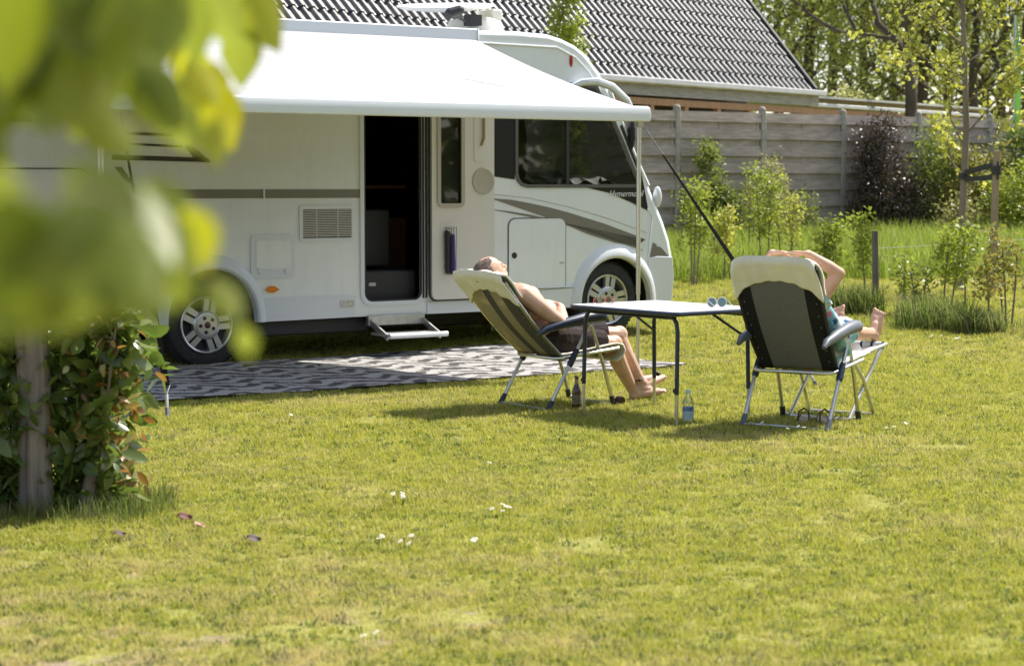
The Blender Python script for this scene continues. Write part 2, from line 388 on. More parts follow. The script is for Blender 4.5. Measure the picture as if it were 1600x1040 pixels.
def scatter(name, pts, scl, tufts, seed, label=None, cat='grass', rz_only=True, kind='stuff'):
    rs = np.random.RandomState(seed); n = len(pts)
    me = bpy.data.meshes.new(name); me.vertices.add(n); me.vertices.foreach_set('co', np.asarray(pts, dtype=np.float32).ravel())
    rot = np.zeros((n, 3), np.float32); rot[:, 2] = rs.uniform(0, 6.283, n); rot[:, :2] = rs.normal(0, 0.06, (n, 2))
    a = me.attributes.new('rot', 'FLOAT_VECTOR', 'POINT'); a.data.foreach_set('vector', rot.ravel())
    a = me.attributes.new('scl', 'FLOAT', 'POINT'); a.data.foreach_set('value', np.asarray(scl, dtype=np.float32))
    a = me.attributes.new('pick', 'INT', 'POINT'); a.data.foreach_set('value', rs.randint(0, len(tufts), n).astype(np.int32))
    o = bpy.data.objects.new(name, me); C.objects.link(o)
    ng = bpy.data.node_groups.new(name + '_nodes', 'GeometryNodeTree')
    ng.interface.new_socket('Geometry', in_out='INPUT', socket_type='NodeSocketGeometry'); ng.interface.new_socket('Geometry', in_out='OUTPUT', socket_type='NodeSocketGeometry')
    N, L = ng.nodes, ng.links; gi = N.new('NodeGroupInput'); go = N.new('NodeGroupOutput'); jn = N.new('GeometryNodeJoinGeometry')
    def attr(nm, ty):
        x = N.new('GeometryNodeInputNamedAttribute'); x.data_type = ty; x.inputs['Name'].default_value = nm; return x.outputs['Attribute']
    rt, sl, pk = attr('rot', 'FLOAT_VECTOR'), attr('scl', 'FLOAT'), attr('pick', 'INT')
    for i, tm in enumerate(tufts):
        to = bpy.data.objects.new('tuft_source', tm)
        oi = N.new('GeometryNodeObjectInfo'); oi.inputs['Object'].default_value = to; oi.inputs['As Instance'].default_value = True
        ip = N.new('GeometryNodeInstanceOnPoints'); cm = N.new('FunctionNodeCompare'); cm.data_type = 'INT'; cm.operation = 'EQUAL'
        L.new(pk, cm.inputs[2]); cm.inputs[3].default_value = i
        L.new(gi.outputs[0], ip.inputs['Points']); L.new(cm.outputs[0], ip.inputs['Selection']); L.new(oi.outputs['Geometry'], ip.inputs['Instance'])
        L.new(rt, ip.inputs['Rotation']); L.new(sl, ip.inputs['Scale']); L.new(ip.outputs[0], jn.inputs[0])
    L.new(jn.outputs[0], go.inputs[0])
    md = o.modifiers.new('scatter', 'NODES'); md.node_group = ng
    return tag(o, label, cat, kind=kind)

def in_rug(x, y):
    dx, dy = x - VO[0], y - VO[1]; u = dx * UX + dy * UY; out = dx * UY - dy * UX
    return (u > -1.95) & (u < 3.10) & (out > 0.03) & (out < 2.22)
rs = np.random.RandomState(4)
pts = []; scl = []
for (y0, y1, dens, s0) in ((5.4, 8, 2100, 0.85), (8, 11, 1500, 0.95), (11, 15, 950, 1.1), (15, 20, 600, 1.25), (20, 27, 330, 1.6)):
    xa, xb = -0.28 * y1 - 1.8, 0.28 * y1 + 1.8; n = int((xb - xa) * (y1 - y0) * dens)
    x = rs.uniform(xa, xb, n); y = rs.uniform(y0, y1, n); k = (np.abs(x) < 0.275 * y + 1.8) & ~in_rug(x, y)
    x, y = x[k], y[k]
    nz = np.array([noise.noise(Vector((a * 1.3, b * 1.3, 3.1))) for a, b in zip(x, y)])
    nz2 = np.array([noise.noise(Vector((a * 4.0, b * 4.0, 7.7))) for a, b in zip(x, y)])
    thin = np.clip((7.9 - y) * 0.5, 0, 1) * (0.08 + 0.34 * np.clip((-x + 0.1) * 1.5, 0, 1)) + 0.02
    keep = rs.uniform(0, 1, len(x)) > np.clip((nz2 * 1.1 + nz * 0.5 + thin - 0.42) * 1.6, 0, 0.9)
    x, y, nz, nz2 = x[keep], y[keep], nz[keep], nz2[keep]
    z = np.array([zg(a, b) for a, b in zip(x, y)])
    pts.append(np.stack([x, y, z], 1)); scl.append(s0 * rs.uniform(0.55, 1.15, len(x)) * (1 + 0.22 * nz - 0.15 * nz2))
pts = np.concatenate(pts); scl = np.concatenate(scl)
tufts = [tuft_mesh('tuft', 12, 0.031, 0.04, 0.0029, 10 + i, M['lawn'], 1.4) for i in range(8)] + [tuft_mesh('tuft', 16, 0.020, 0.05, 0.010, 20, M['rank'], 2.2)]
scatter('lawn', pts, scl, tufts, 1, 'short yellow-green mown grass covering the whole pitch', 'grass')

def region_points(poly, dens, seed):
    rs = np.random.RandomState(seed); xs_ = [p[0] for p in poly]; ys_ = [p[1] for p in poly]
    n = int((max(xs_) - min(xs_)) * (max(ys_) - min(ys_)) * dens); X = rs.uniform(min(xs_), max(xs_), n); Y = rs.uniform(min(ys_), max(ys_), n)
    ins = np.zeros(n, bool); j = len(poly) - 1
    for i in range(len(poly)):
        (xi, yi), (xj, yj) = poly[i], poly[j]
        if yi != yj: ins ^= ((yi > Y) != (yj > Y)) & (X < (xj - xi) * (Y - yi) / (yj - yi) + xi)
        j = i
    X, Y = X[ins], Y[ins]; return np.stack([X, Y, [zg(a, b) for a, b in zip(X, Y)]], 1)
tt = [tuft_mesh('tuft', 12, 0.36, 0.12, 0.009, 30 + i, M['tall'], 0.7) for i in range(4)]
p = region_points([(0.9, 24.5), (3.5, 25.0), (9.5, 25.5), (11, 37), (4, 33.2), (-1, 29.5), (-0.5, 26)], 75, 5)
scatter('meadow_grass', p, np.random.RandomState(6).uniform(0.5, 1.15, len(p)), tt, 7, 'bright green uncut grass in front of the plank fence', 'grass')
tr = [tuft_mesh('tuft', 14, 0.14, 0.09, 0.007, 50 + i, M['rank'], 0.8) for i in range(4)]
p = region_points([(2.9, 19.6), (3.6, 18.9), (4.9, 18.2), (6.2, 17.9), (6.4, 18.9), (4.9, 19.3), (3.4, 20.3)], 13, 8)
scatter('rough_grass_strip', p, np.random.RandomState(9).uniform(0.45, 1.2, len(p)), tr, 10, 'rough darker grass along the row of saplings', 'grass')
p = region_points([(-3.2, 8.6), (-3.2, 8.3), (-1.62, 8.55), (-1.50, 8.95), (-1.62, 9.3), (-3.2, 9.2)], 420, 11)
tg = [tuft_mesh('tuft', 10, 0.10, 0.05, 0.0035, 70 + i, M['rank'], 0.8) for i in range(4)]
scatter('hedge_foot_grass', p, np.random.RandomState(12).uniform(0.5, 1.25, len(p)), tg, 13, 'longer grass round the foot of the hedge and post, coloured dark for its shade', 'grass')  # dark blades stand in for the shade at the hedge foot

# ================================================================== MOTORHOME
mh = empty('motorhome', (VO[0], VO[1], 0), PHI, 'white motorhome with a taupe side stripe, open entrance door and awning pulled out', 'motorhome')
prof = [(-2.10, .36), (-2.13, 1.5), (-2.10, 2.45), (-2.05, 2.66), (-1.93, 2.76), (-1.75, 2.79), (0.0, 2.795), (2.5, 2.80), (3.05, 2.81), (3.37, 2.798), (3.53, 2.765),
        (3.675, 2.713), (3.775, 2.65), (3.855, 2.577), (3.935, 2.49), (4.002, 2.409), (4.05, 2.34), (4.11, 2.23), (4.20, 2.06), (4.30, 1.87), (4.46, 1.585), (4.605, 1.30),
        (4.70, 1.12), (4.775, .945), (4.812, .80), (4.826, .61), (4.815, .45), (4.77, .30)]
WS = (17, 21)                     # windscreen between these profile points
def bulge(y, x, z):
    k = max(0.0, min(1.0, (x - 3.3) / 1.0)); t = (y - 1.15) / 1.15
    return k * 0.30 * (1 - t * t) * (0.35 + 0.65 * max(0.0, 1 - abs(z - 1.0) / 2.2))
stn = [(0.0, .045), (.006, .028), (.02, .012), (.045, .003), (.08, 0)] + [(y, 0) for y in (.2, .5, .8, 1.15, 1.5, 1.8, 2.1, 2.22)] + [(2.255, .003), (2.28, .012), (2.294, .028), (2.3, .045)]
def rim_inset(i): return inset(prof, i)
hull = MB(); rows = []
for (y, i) in stn:
    pp = rim_inset(i) if i else prof
    rows.append([(x + bulge(y, x, z), y, z) for (x, z) in pp])
npf = len(prof)
hull.v = [v for r_ in rows for v in r_]
for a in range(len(rows) - 1):
    for b in range(npf - 1):
        if WS[0] <= b < WS[1] and 4 <= a < len(rows) - 5: continue
        hull.f.append((a * npf + b, a * npf + b + 1, (a + 1) * npf + b + 1, (a + 1) * npf + b)); hull.m.append(0)
hull.build('body_shell', M['gel'], mh, smooth=50)
# windscreen glass
wsm = MB(); ii = [i for i, (y, q) in enumerate(stn) if .08 <= y <= 2.22]
base = [[(x - .012 + bulge(stn[i][0], x, z), stn[i][0], z - .012) for (x, z) in prof[WS[0]:WS[1] + 1]] for i in ii]
nn = WS[1] - WS[0] + 1; wsm.v = [v for r_ in base for v in r_]
for a in range(len(base) - 1):
    for b in range(nn - 1): wsm.f.append((a * nn + b, a * nn + b + 1, (a + 1) * nn + b + 1, (a + 1) * nn + b)); wsm.m.append(0)
wsc = wsm.build('windscreen', glass_mat('windscreen_glass', (.72, .74, .72), .03), mh)
# side skin with wheel arches, door and cab-window openings
ip = rim_inset(.045)
def arch_pts(c, top, a, b, zb, n=14):      # from left to right over the wheel
    return [(c + a * math.cos(t), zb + (top - zb) * math.sin(t) ** 0.9) for t in [math.pi - math.pi * i / n for i in range(n + 1)]] if b is None else None
rear_arch = [(.04 - .395 * math.cos(math.pi * i / 16), .345 + .44 * math.sin(math.pi * i / 16) ** .9) for i in range(17)]
front_arch = [(4.12 - .40 * math.cos(math.pi * i / 16), .36 + .43 * math.sin(math.pi * i / 16) ** .9) for i in range(17)]
side_out = list(reversed(ip[1:-2])) + [(-2.06, .345)] + rear_arch + [(0.7, .352), (2.6, .352), (3.6, .352)] + front_arch + [(4.6, .355), (4.72, .355)]
door_hole = rrect(1.455, .475, 2.025, 2.36, .075)
wx = [S(*p) for p in ((804, 190), (995, 190))]
cab_hole = [(3.035, 2.33), (3.035, 1.56), (3.05, 1.51), (3.085, 1.475), (3.14, 1.462), (4.36, 1.462), (4.374, 1.475), (4.372, 1.50), (4.20, 1.83), (4.06, 2.08), (3.93, 2.29), (3.89, 2.33)]
MB().plate(side_out, 0.0, .028, [door_hole, cab_hole]).build('side_wall', M['gel'], mh, smooth=20)
far_out = [p for p in side_out]
MB().plate(far_out, 2.272, 2.3, [cab_hole]).build('far_side_wall', M['gel'], mh, smooth=20)
# inside: lining coloured dark and partitions added to keep daylight out, a few fittings
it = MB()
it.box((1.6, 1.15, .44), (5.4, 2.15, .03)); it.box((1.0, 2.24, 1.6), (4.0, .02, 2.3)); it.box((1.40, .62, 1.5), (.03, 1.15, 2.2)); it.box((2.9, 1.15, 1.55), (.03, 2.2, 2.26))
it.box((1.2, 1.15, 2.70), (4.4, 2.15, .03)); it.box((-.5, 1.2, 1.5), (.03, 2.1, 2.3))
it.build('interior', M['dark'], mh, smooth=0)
MB().box((2.02, 1.0, 1.44), (.62, .55, .03)).tube([(1.78, .95, .46), (1.78, .95, 1.42)], .03, 10).build('dinette_table', M['wood_in'], mh, bevel=.006)
MB().box((2.25, 1.1, .85), (.30, .5, .62)).build('cabinet', M['wood_in'], mh, bevel=.006)
st_ = MB().box((1.74, .30, .60), (.60, .40, .26)); st_.box((1.68, .5, 1.0), (.5, .3, .5)); st_.cap((1.85, 1.3, 1.2), (1.85, 1.4, 1.9), .22, .15)
so = st_.build('entrance_step_box', M['black'], mh, bevel=.02)
MB().plate(rrect(1.56, .60, 1.63, .63, .012), .094, .099).build('badge', M['lgrey'], so)
# cab fittings seen through the window
cs = MB().cap((3.35, .65, 1.25), (3.22, .65, 1.98), .19, .14); cs.box((3.45, .65, 1.18), (.5, .5, .16)); cs.cap((3.35, 1.65, 1.25), (3.22, 1.65, 1.98), .19, .14); cs.box((3.45, 1.65, 1.18), (.5, .5, .16))
cs.build('cab_seat', M['grey'], mh, smooth=50)
MB().box((4.25, 1.15, 1.30), (.75, 2.1, .12)).build('dashboard', M['black'], mh, bevel=.03)
MB().grid(lambda a, b: (3.045 + .10 * a + .03 * math.sin(b * 5), .05 + .02 * math.sin(a * 20), 1.50 + .8 * b), 16, 8).build('window_curtain', mat('grey_beige_curtain', (.34, .31, .27), .9), mh, solid=.006)
bed = MB()
def fold(a, b): return (3.08 + 1.15 * a, .06 + .5 * b, 1.47 + (.13 - .10 * a) * max(0.0, math.sin(math.pi * min(1, b * 1.4 + .05))) * (1 + .35 * math.sin(a * 17 + b * 3)) + .02 * math.sin(a * 31))
bed.grid(fold, 30, 10); mb_ = mat('bedding_cloth', (.5, .5, .52), .8)
f_ = noise_tex(mb_, coords(mb_, 'Object', (1, 1, 1)), 5, 1); mb_.node_tree.links.new(ramp(mb_, f_, [(.47, (.02, .02, .03)), (.52, (.72, .72, .74))]), nodes(mb_)[2].inputs['Base Color'])
bed.build('folded_bedding', mb_, mh)
MB().plate([(4.0 - .04, 1.475), (4.0 + .02, 1.475), (4.0 - .01, 1.53)], .045, .05).build('warning_triangle', mat('orange_triangle', (.7, .22, .08), .5), mh, smooth=0)
# cab side window: glass, frame, centre bar, black surround
fr_o = inset(cab_hole, -.030)
wf = MB().plate(fr_o, -.012, -.001, [cab_hole]).build('side_window', mat('dark_window_frame', (.10, .098, .095), .4), mh, smooth=0)
MB().plate(cab_hole, .004, .009).build('pane', M['glass'], wf, smooth=0)
MB().box((3.578, -.002, 1.89), (.035, .02, .87)).build('window_bar', M['black'], wf, bevel=.003)
MB().plate(inset(cab_hole, .002), 2.285, 2.29).build('far_pane', M['glass'], mh, smooth=0)
MB().plate([(2.744, 1.536), (3.003, 1.505), (3.003, 2.33), (2.744, 2.33)], -.005, -.001).build('black_panel', M['blackgl'], mh, smooth=0)
tri = MB().plate([(3.80, 1.432), (4.05, 1.385), (4.30, 1.30), (4.512, 1.218), (4.44, 1.52), (4.395, 1.66), (4.405, 1.432)], -.006, -.001).build('name_panel', M['blackgl'], mh, smooth=0)
cu = bpy.data.curves.new('name', 'FONT'); cu.body = 'Hymermobil'; cu.size = .082; cu.shear = .35; cu.space_character = 1.02; cu.extrude = .0008; cu.align_x = 'LEFT'
tobj = bpy.data.objects.new('tmp', cu); C.objects.link(tobj); dg = bpy.context.evaluated_depsgraph_get(); tme = bpy.data.meshes.new_from_object(tobj.evaluated_get(dg)); bpy.data.objects.remove(tobj)
to = link('name_lettering', tme, mat('silver_lettering', (.7, .7, .7), .4), tri); to.rotation_euler = (R(90), 0, 0); to.location = (4.045, -.0085, 1.35)
sw_ = (4.47 - 4.06) / max(1e-3, max(v.co.x for v in tme.vertices)); to.scale = (sw_, 1, 1)
# stripes
MB().plate([(-.45, 1.425), (-.35, 1.353), (1.44, 1.350), (1.44, 1.422)], -.004, -.001).build('rear_stripe', M['stripe'], mh, smooth=0)
top = [(765, 309.5), (800, 312.3), (824.6, 317), (856, 323.6), (888, 332), (943, 349), (994, 368), (1008, 374.2)]
bot = [(1006, 392), (994, 384.8), (960, 379), (917.7, 365.7), (892, 354.5), (867, 345.4), (846, 339.3), (824.6, 334.8), (795, 330), (765, 326.8)]
MB().plate([S(*p) for p in bot] + [S(*p) for p in reversed(top)], -.004, -.001).build('front_stripe', M['stripe'], mh, smooth=0)
e1 = [(1020.0, 378.5), (1034, 388), (1046.5, 402.6), (1034, 402.4), (1015, 402.0)]
ee = MB().plate([S(*p) for p in reversed(e1)], -.004, -.001).build('stripe_end', M['stripe'], mh, smooth=0)
MB().plate(rrect(4.61, .885, 4.665, .915, .006), -.007, -.0045).build('repair_patch', M['gel2'], mh, smooth=0)
gl = [S(*p) for p in ((765, 303), (824, 309), (888, 323), (943, 339), (994, 357), (1010, 364))]
MB().tube([(x, -.001, z) for x, z in gl], .004, 6).build('body_crease', M['lgrey'], mh)
# rear window graphic
gr = MB()
for q in ([(-.83, 1.85), (-.02, 1.84), (-.02, 1.865), (-.83, 1.872)], [(-.83, 1.775), (-.20, 1.755), (-.20, 1.772), (-.83, 1.793)], [(-.80, 1.655), (.045, 1.640), (.02, 1.675), (-.80, 1.695)],
          [(-.18, 1.77), (-.10, 1.665), (.05, 1.641), (-.06, 1.73), (-.13, 1.772)], [(-.78, 1.60), (-.70, 1.50), (-.60, 1.44), (-.66, 1.52), (-.72, 1.60)]):
    gr.plate(q, -.004, -.001)
gr.build('side_graphic', mat('dark_brown_decal', (.04, .035, .028), .3), mh, smooth=0)
# rear garage hatch and rear window, behind the leaves
MB().tube([(x, -.002, z) for x, z in rrect(-1.95, .62, -.98, 1.585, .10)], .006, 6, closed=True).build('garage_hatch', M['grey'], mh)
rw = MB().plate(rrect(-2.0, 1.95, -1.27, 2.45, .06), -.018, -.001).build('rear_side_window', M['blackgl'], mh, smooth=0)
MB().tube([(x, -.016, z) for x, z in rrect(-2.0, 1.95, -1.27, 2.45, .06)], .014, 6, closed=True).build('frame', M['grey'], rw)
# door frame, door
dk = rrect(1.418, .438, 2.07, 2.38, .105)
MB().plate(dk, -.016, -.0005, [door_hole]).build('door_frame', M['gel2'], mh, smooth=0, bevel=.006)
MB().tube([(x, -.006, z) for x, z in inset(door_hole, .008)], .011, 6, closed=True).build('door_seal', M['black'], mh)
MB().box((2.035, -.022, 1.42), (.012, .014, 1.86)).box((2.062, -.022, 1.42), (.008, .02, 1.86)).box((2.005, -.01, 1.37), (.02, .03, .12)).build('door_channel', M['black'], mh)
dp = rrect(2.085, .475, 2.728, 2.36, .055)
hd = rrect(2.155, 1.285, 2.395, 2.20, .03)
dr = MB().plate(dp, -.085, -.035, [hd]).build('entrance_door', M['cream'], mh, smooth=0, bevel=.008)
MB().tube([(x, -.052, z) for x, z in inset(dp, -.006)], .010, 6, closed=True).build('door_edge_seal', M['black'], dr)
MB().plate(inset(hd, -.02), -.097, -.084, [inset(hd, .015)]).build('door_window_frame', M['cream2'], dr, smooth=0, bevel=.005)
MB().plate(inset(hd, -.001), -.068, -.062).build('door_pane', M['glass'], dr, smooth=0)
MB().lathe([(.0, -.0855), (.07, -.0855), (.085, -.087), (.105, -.094), (.115, -.092), (.118, -.084)], (2.612, 0, 1.49), 'y', 28).build('handle_recess', M['cream2'], dr)
MB().plate(rrect(2.515, 1.66, 2.655, 2.33, .03), -.090, -.0845).build('handle_panel', M['cream'], dr, smooth=0, bevel=.002)
MB().tube([(2.61, -.105, 2.2), (2.61, -.105, 1.86), (2.585, -.10, 1.80)], .011, 8).build('grab_bar', mat('brass_bar', (.45, .32, .12), .3, .8), dr)
MB().plate(rrect(2.165, .66, 2.40, 1.15, .05), -.0875, -.0845).build('pocket_panel', M['cream'], dr, smooth=0, bevel=.0015)
nb = MB()
for k in range(7): nb.tube([(2.195, -.10, .70 + k * .065), (2.25 + .02 * math.sin(k), -.135, .695 + k * .065), (2.305, -.10, .70 + k * .065)], .003, 5)
for k in range(5): nb.tube([(2.20 + k * .026, -.12, .69), (2.20 + k * .026, -.13, 1.10)], .0025, 5)
nb.build('net_pocket', M['black'], dr)
um = MB().cap((2.275, -.112, .72), (2.272, -.112, 1.02), .030, .024); um.cap((2.225, -.108, .72), (2.225, -.108, 1.05), .02, .026, mi=1)
uo = um.build('folded_umbrella', [mat('purple_cloth', (.045, .022, .12), .8), M['black']], smooth=50)
uo.matrix_world = Matrix.Translation((VO[0], VO[1], 0)) @ Matrix.Rotation(PHI, 4, 'Z')
tag(uo, 'small folded purple and black umbrella in the net pocket of the open entrance door', 'umbrella')
# skirt, trims, hatches
sk = MB().plate([(.46, .345), (1.30, .352), (1.352, .36), (1.37, .53), (.46, .535)], -.016, -.0005).build('side_skirt', M['gel2'], mh, smooth=0, bevel=.006)
MB().plate(rrect(1.215, .435, 1.35, .495, .008), -.021, -.0165).build('reflector_plate', varied('pale_reflector', (.35, .33, .28), (.7, .68, .62), 60, .35), sk, smooth=0)
MB().plate([(2.08, .352), (3.60, .352), (3.64, .53), (2.08, .45)], -.014, -.0005).build('front_skirt', M['gel2'], mh, smooth=0, bevel=.006)
MB().box((3.2, -.012, .54), (.9, .03, .012)).build('skirt_ledge', M['gel2'], mh, bevel=.004)
MB().plate([(-2.08, .345), (-.37, .345), (-.45, .53), (-2.08, .535)], -.014, -.0005).build('rear_skirt', M['gel2'], mh, smooth=0, bevel=.006)
def flare(c, zb, a_in, h_in, a_out, h_out, nm):
    m = MB(); n = 28; secs = [(0, .0), (0, -.035), (.15, -.052), (.45, -.050), (.85, -.012), (1, 0.0)]
    def fn(i, j):
        t = math.pi * i; q = secs[int(round(j * (len(secs) - 1)))]
        a = a_in + (a_out - a_in) * q[0]; h = h_in + (h_out - h_in) * q[0]
        return (c - a * math.cos(t), q[1], zb + h * math.sin(t) ** .9)
    m.grid(fn, n, len(secs) - 1); return m.build(nm, M['gel2'], mh, smooth=40)
flare(.04, .345, .395, .44, .50, .56, 'wheel_arch'); flare(4.12, .355, .40, .435, .50, .56, 'wheel_arch')
for c_, zz in ((.04, .345), (4.12, .36)):
    for far in (0, 1):
        ln = MB().grid(lambda a, b: (c_ - .43 * math.cos(math.pi * a), (2.3 - .42 * b) if far else .42 * b, zz + .46 * math.sin(math.pi * a)), 16, 1)
        ln.box((c_, 1.88 if far else .42, .6), (.9, .01, .5)); ln.build('arch_liner', M['black'], mh)
uf = MB().box((-1.25, 1.15, .36), (1.6, 2.15, .03)).box((2.07, 1.15, .38), (3.15, 2.15, .03)).box((1.7, 1.15, .26), (5.0, .9, .16)).box((.04, 1.15, .33), (.14, 1.9, .12)).box((4.1, 1.15, .37), (.14, 1.9, .12))
uf.box((1.0, .35, .28), (1.1, .5, .13)).box((2.7, 1.9, .26), (.8, .5, .22)); uf.build('chassis', M['black'], mh, bevel=.02)
# front bumper corner and nose details
bp = [(4.53, .36), (4.51, .78), (4.62, .795), (4.80, .785), (4.818, .6), (4.80, .42), (4.76, .30), (4.6, .30)]
MB().plate(bp, -.012, .02).build('bumper', M['gel2'], mh, smooth=0, bevel=.008)
MB().tube([(4.512, -.003, .79), (4.535, -.003, .98), (4.56, -.003, 1.17), (4.50, -.003, 1.24)], .007, 6).build('nose_seam', M['gel2'], mh)
MB().ell((4.645, .03, 1.345), (.035, .05, .10)).build('position_lamp', M['gel2'], mh)
MB().tube([(4.05 + .02, .03, 2.33), (4.13, .028, 2.18), (4.27, .028, 1.90), (4.40, .028, 1.66), (4.52, .025, 1.45)], .032, 8, flat=.8).build('pillar_trim', M['gel2'], mh)
MB().tube([(4.19, .0, 2.0), (4.28, .0, 1.82), (4.42, .0, 1.55)], .016, 8).build('pillar_seal', M['black'], mh)
# roof rail, red lamp, mirror arm
MB().tube([(-1.9, -.004, 2.69), (0, -.004, 2.69), (2.5, -.004, 2.69), (3.46, -.004, 2.68), (3.66, -.004, 2.60), (3.80, -.004, 2.49), (3.92, -.004, 2.35), (4.0, -.004, 2.21)], .010, 8).build('gutter_trim', M['gel2'], mh)
MB().ell((3.618, -.004, 2.572), (.018, .014, .062)).build('marker_lamp', M['red'], mh)
ar = MB().tube([(3.60, .0, 2.33), (3.70, -.06, 2.375), (3.82, -.12, 2.385), (3.95, -.17, 2.34), (4.10, -.20, 2.22), (4.17, -.20, 2.10)], .05, 10, rr=[.03, .045, .05, .05, .042, .04], flat=.75).build('mirror_arm', M['gel2'], mh)
MB().ell((4.29, -.02, 1.93), (.028, .06, .16)).build('mirror', M['black'], ar)
MB().plate([(3.40, 2.335), (3.92, 2.335), (3.86, 2.372), (3.50, 2.372)], -.006, -.001).build('window_top_trim', M['grey'], mh, smooth=0)
# service hatch, flap, vent, lamp
hp = rrect(2.934, .535, 3.559, 1.16, .07, corners=(0, 0, 1, 1))
MB().plate(inset(hp, -.008), -.003, -.0008).build('hatch_seal', M['grey'], mh, smooth=0)
ht = MB().plate(inset(hp, .004), -.009, -.0032).build('service_hatch', M['gel'], mh, smooth=0, bevel=.003)
MB().lathe([(.0, -.022), (.022, -.020), (.028, -.010), (.028, -.008)], (2.995, 0, .835), 'y', 16).build('lock', M['black'], ht)
MB().box((3.515, -.014, .76), (.045, .012, .012)).build('catch', M['lgrey'], ht)
fo = rrect(.391, .696, .793, 1.055, .035)
fl = MB().plate(fo, -.014, -.001).build('water_hatch', M['gel2'], mh, smooth=0, bevel=.006)
MB().plate(rrect(.435, .775, .75, 1.01, .02), -.019, -.0145).build('flap', M['gel'], fl, smooth=0, bevel=.003)
for x in (.47, .715): MB().lathe([(0, -.026), (.022, -.024), (.026, -.0145)], (x, 0, .76), 'y', 14).build('catch', M['gel2'], fl)
vo = rrect(.840, .988, 1.366, 1.290, .03)
vf = MB().plate(vo, -.012, -.001, [inset(vo, .032)]).build('vent_grille', M['gel2'], mh, smooth=0, bevel=.003)
vb = MB()
for k in range(16): vb.box((1.103, -.008, 1.035 + k * .0142), (.47, .012, .0065))
vb.box((1.0, -.010, 1.14), (.005, .012, .23)); vb.box((1.2, -.010, 1.14), (.005, .012, .23))
vb.build('slats', M['cream'], vf, smooth=0)
MB().plate(rrect(.865, 1.01, 1.34, 1.27, .01), -.0015, -.0006).build('vent_opening', M['black'], vf, smooth=0)
lz = [(.52, .605), (.555, .585), (.60, .583), (.645, .605), (.60, .632), (.555, .63)]
MB().plate(lz, -.016, -.001).build('side_lamp', M['amber'], mh, smooth=0, bevel=.006)
MB().box((.517, -.005, 1.387), (.014, .012, .09)).build('stripe_clip', M['gel2'], mh, bevel=.002)
# entrance step
se = MB().box((1.76, -.01, .315), (.56, .05, .085)); se.box((1.50, -.16, .25), (.02, .34, .05), Matrix.Rotation(R(22), 3, 'X')); se.box((2.02, -.16, .25), (.02, .34, .05), Matrix.Rotation(R(22), 3, 'X'))
sp = se.build('entrance_step', M['alu_dull'], mh, bevel=.004)
td = MB().box((1.76, -.22, .208), (.56, .30, .022)); td.build('tread', mat('grey_tread', (.28, .28, .28), .6, .3), sp, bevel=.004)
MB().tube([(1.48, -.375, .205), (2.05, -.375, .205)], .022, 10).build('tread_edge', M['gel2'], sp)
# wheels
def wheel(u, y, z, flip=False):
    sg = -1 if not flip else 1
    def pr(l): return [(r, y + sg * h) for r, h in l]
    t = MB().lathe(pr([(.225, -.20), (.30, -.215), (.335, -.19), (.352, -.14), (.354, -.07), (.345, -.03), (.325, -.005), (.28, .006), (.238, -.004), (.225, -.02)]), (u, 0, z), 'y', 56, caps=False)
    for k in range(60):
        a = 2 * math.pi * k / 60; t.box((u + .3535 * math.cos(a), y - sg * .105, z + .3535 * math.sin(a)), (.006, .15, .022), Matrix.Rotation(-a, 3, 'Y'))
    ty = t.build('wheel', M['tyre'], mh, fix=True)
    m = MB().lathe(pr([(.228, -.02), (.232, .002), (.224, .010), (.214, .004), (.206, -.03), (.20, -.055)]), (u, 0, z), 'y', 48, caps=False)
    for k in range(5):
        for s2 in (-.031, .031):
            a = R(90 + 72 * k - 12); ca, sa = math.cos(a), math.sin(a)
            def q(rr_, off, hh): return (u + rr_ * ca - off * sa, y + sg * hh, z + rr_ * sa + off * ca)
            w0, w1 = .022, .025
            vs = [q(.10, s2 * .95 - w0, .002), q(.10, s2 * .95 + w0, .002), q(.214, s2 * 1.15 + w1, -.006), q(.214, s2 * 1.15 - w1, -.006)]
            vb_ = [q(.10, s2 * .95 - w0, -.04), q(.10, s2 * .95 + w0, -.04), q(.214, s2 * 1.15 + w1, -.045), q(.214, s2 * 1.15 - w1, -.045)]
            m.add(vs + vb_, [(0, 1, 2, 3), (4, 7, 6, 5), (0, 4, 5, 1), (1, 5, 6, 2), (2, 6, 7, 3), (3, 7, 4, 0)])
    m.lathe(pr([(.118, -.05), (.118, .004), (.108, .012), (.098, .002), (.09, .004), (.088, .012), (.03, .016), (.0, .016)]), (u, 0, z), 'y', 36, caps=False)
    m.build('rim', M['rim'], ty, smooth=30, fix=True)
    d = MB().lathe(pr([(.215, -.06), (.0, -.06)]), (u, 0, z), 'y', 30, caps=False)
    for k in range(5):
        a = R(90 + 72 * k + 24); d.lathe(pr([(.0, .0165), (.0155, .0165), (.0165, .012)]), (u + .06 * math.cos(a), 0, z + .06 * math.sin(a)), 'y', 14, caps=False)
    d.build('brake_and_bolts', M['black'], ty, fix=True)
    hc = MB().lathe(pr([(.0, .022), (.022, .021), (.028, .017)]), (u, 0, z), 'y', 18, caps=False); hc.build('hub_cap', mat('dark_red_cap', (.10, .03, .03), .3), ty, fix=True)
wheel(0, .012, .339); wheel(4.05, .012, .409); wheel(0, 2.288, .339, True); wheel(4.05, 2.288, .409, True)
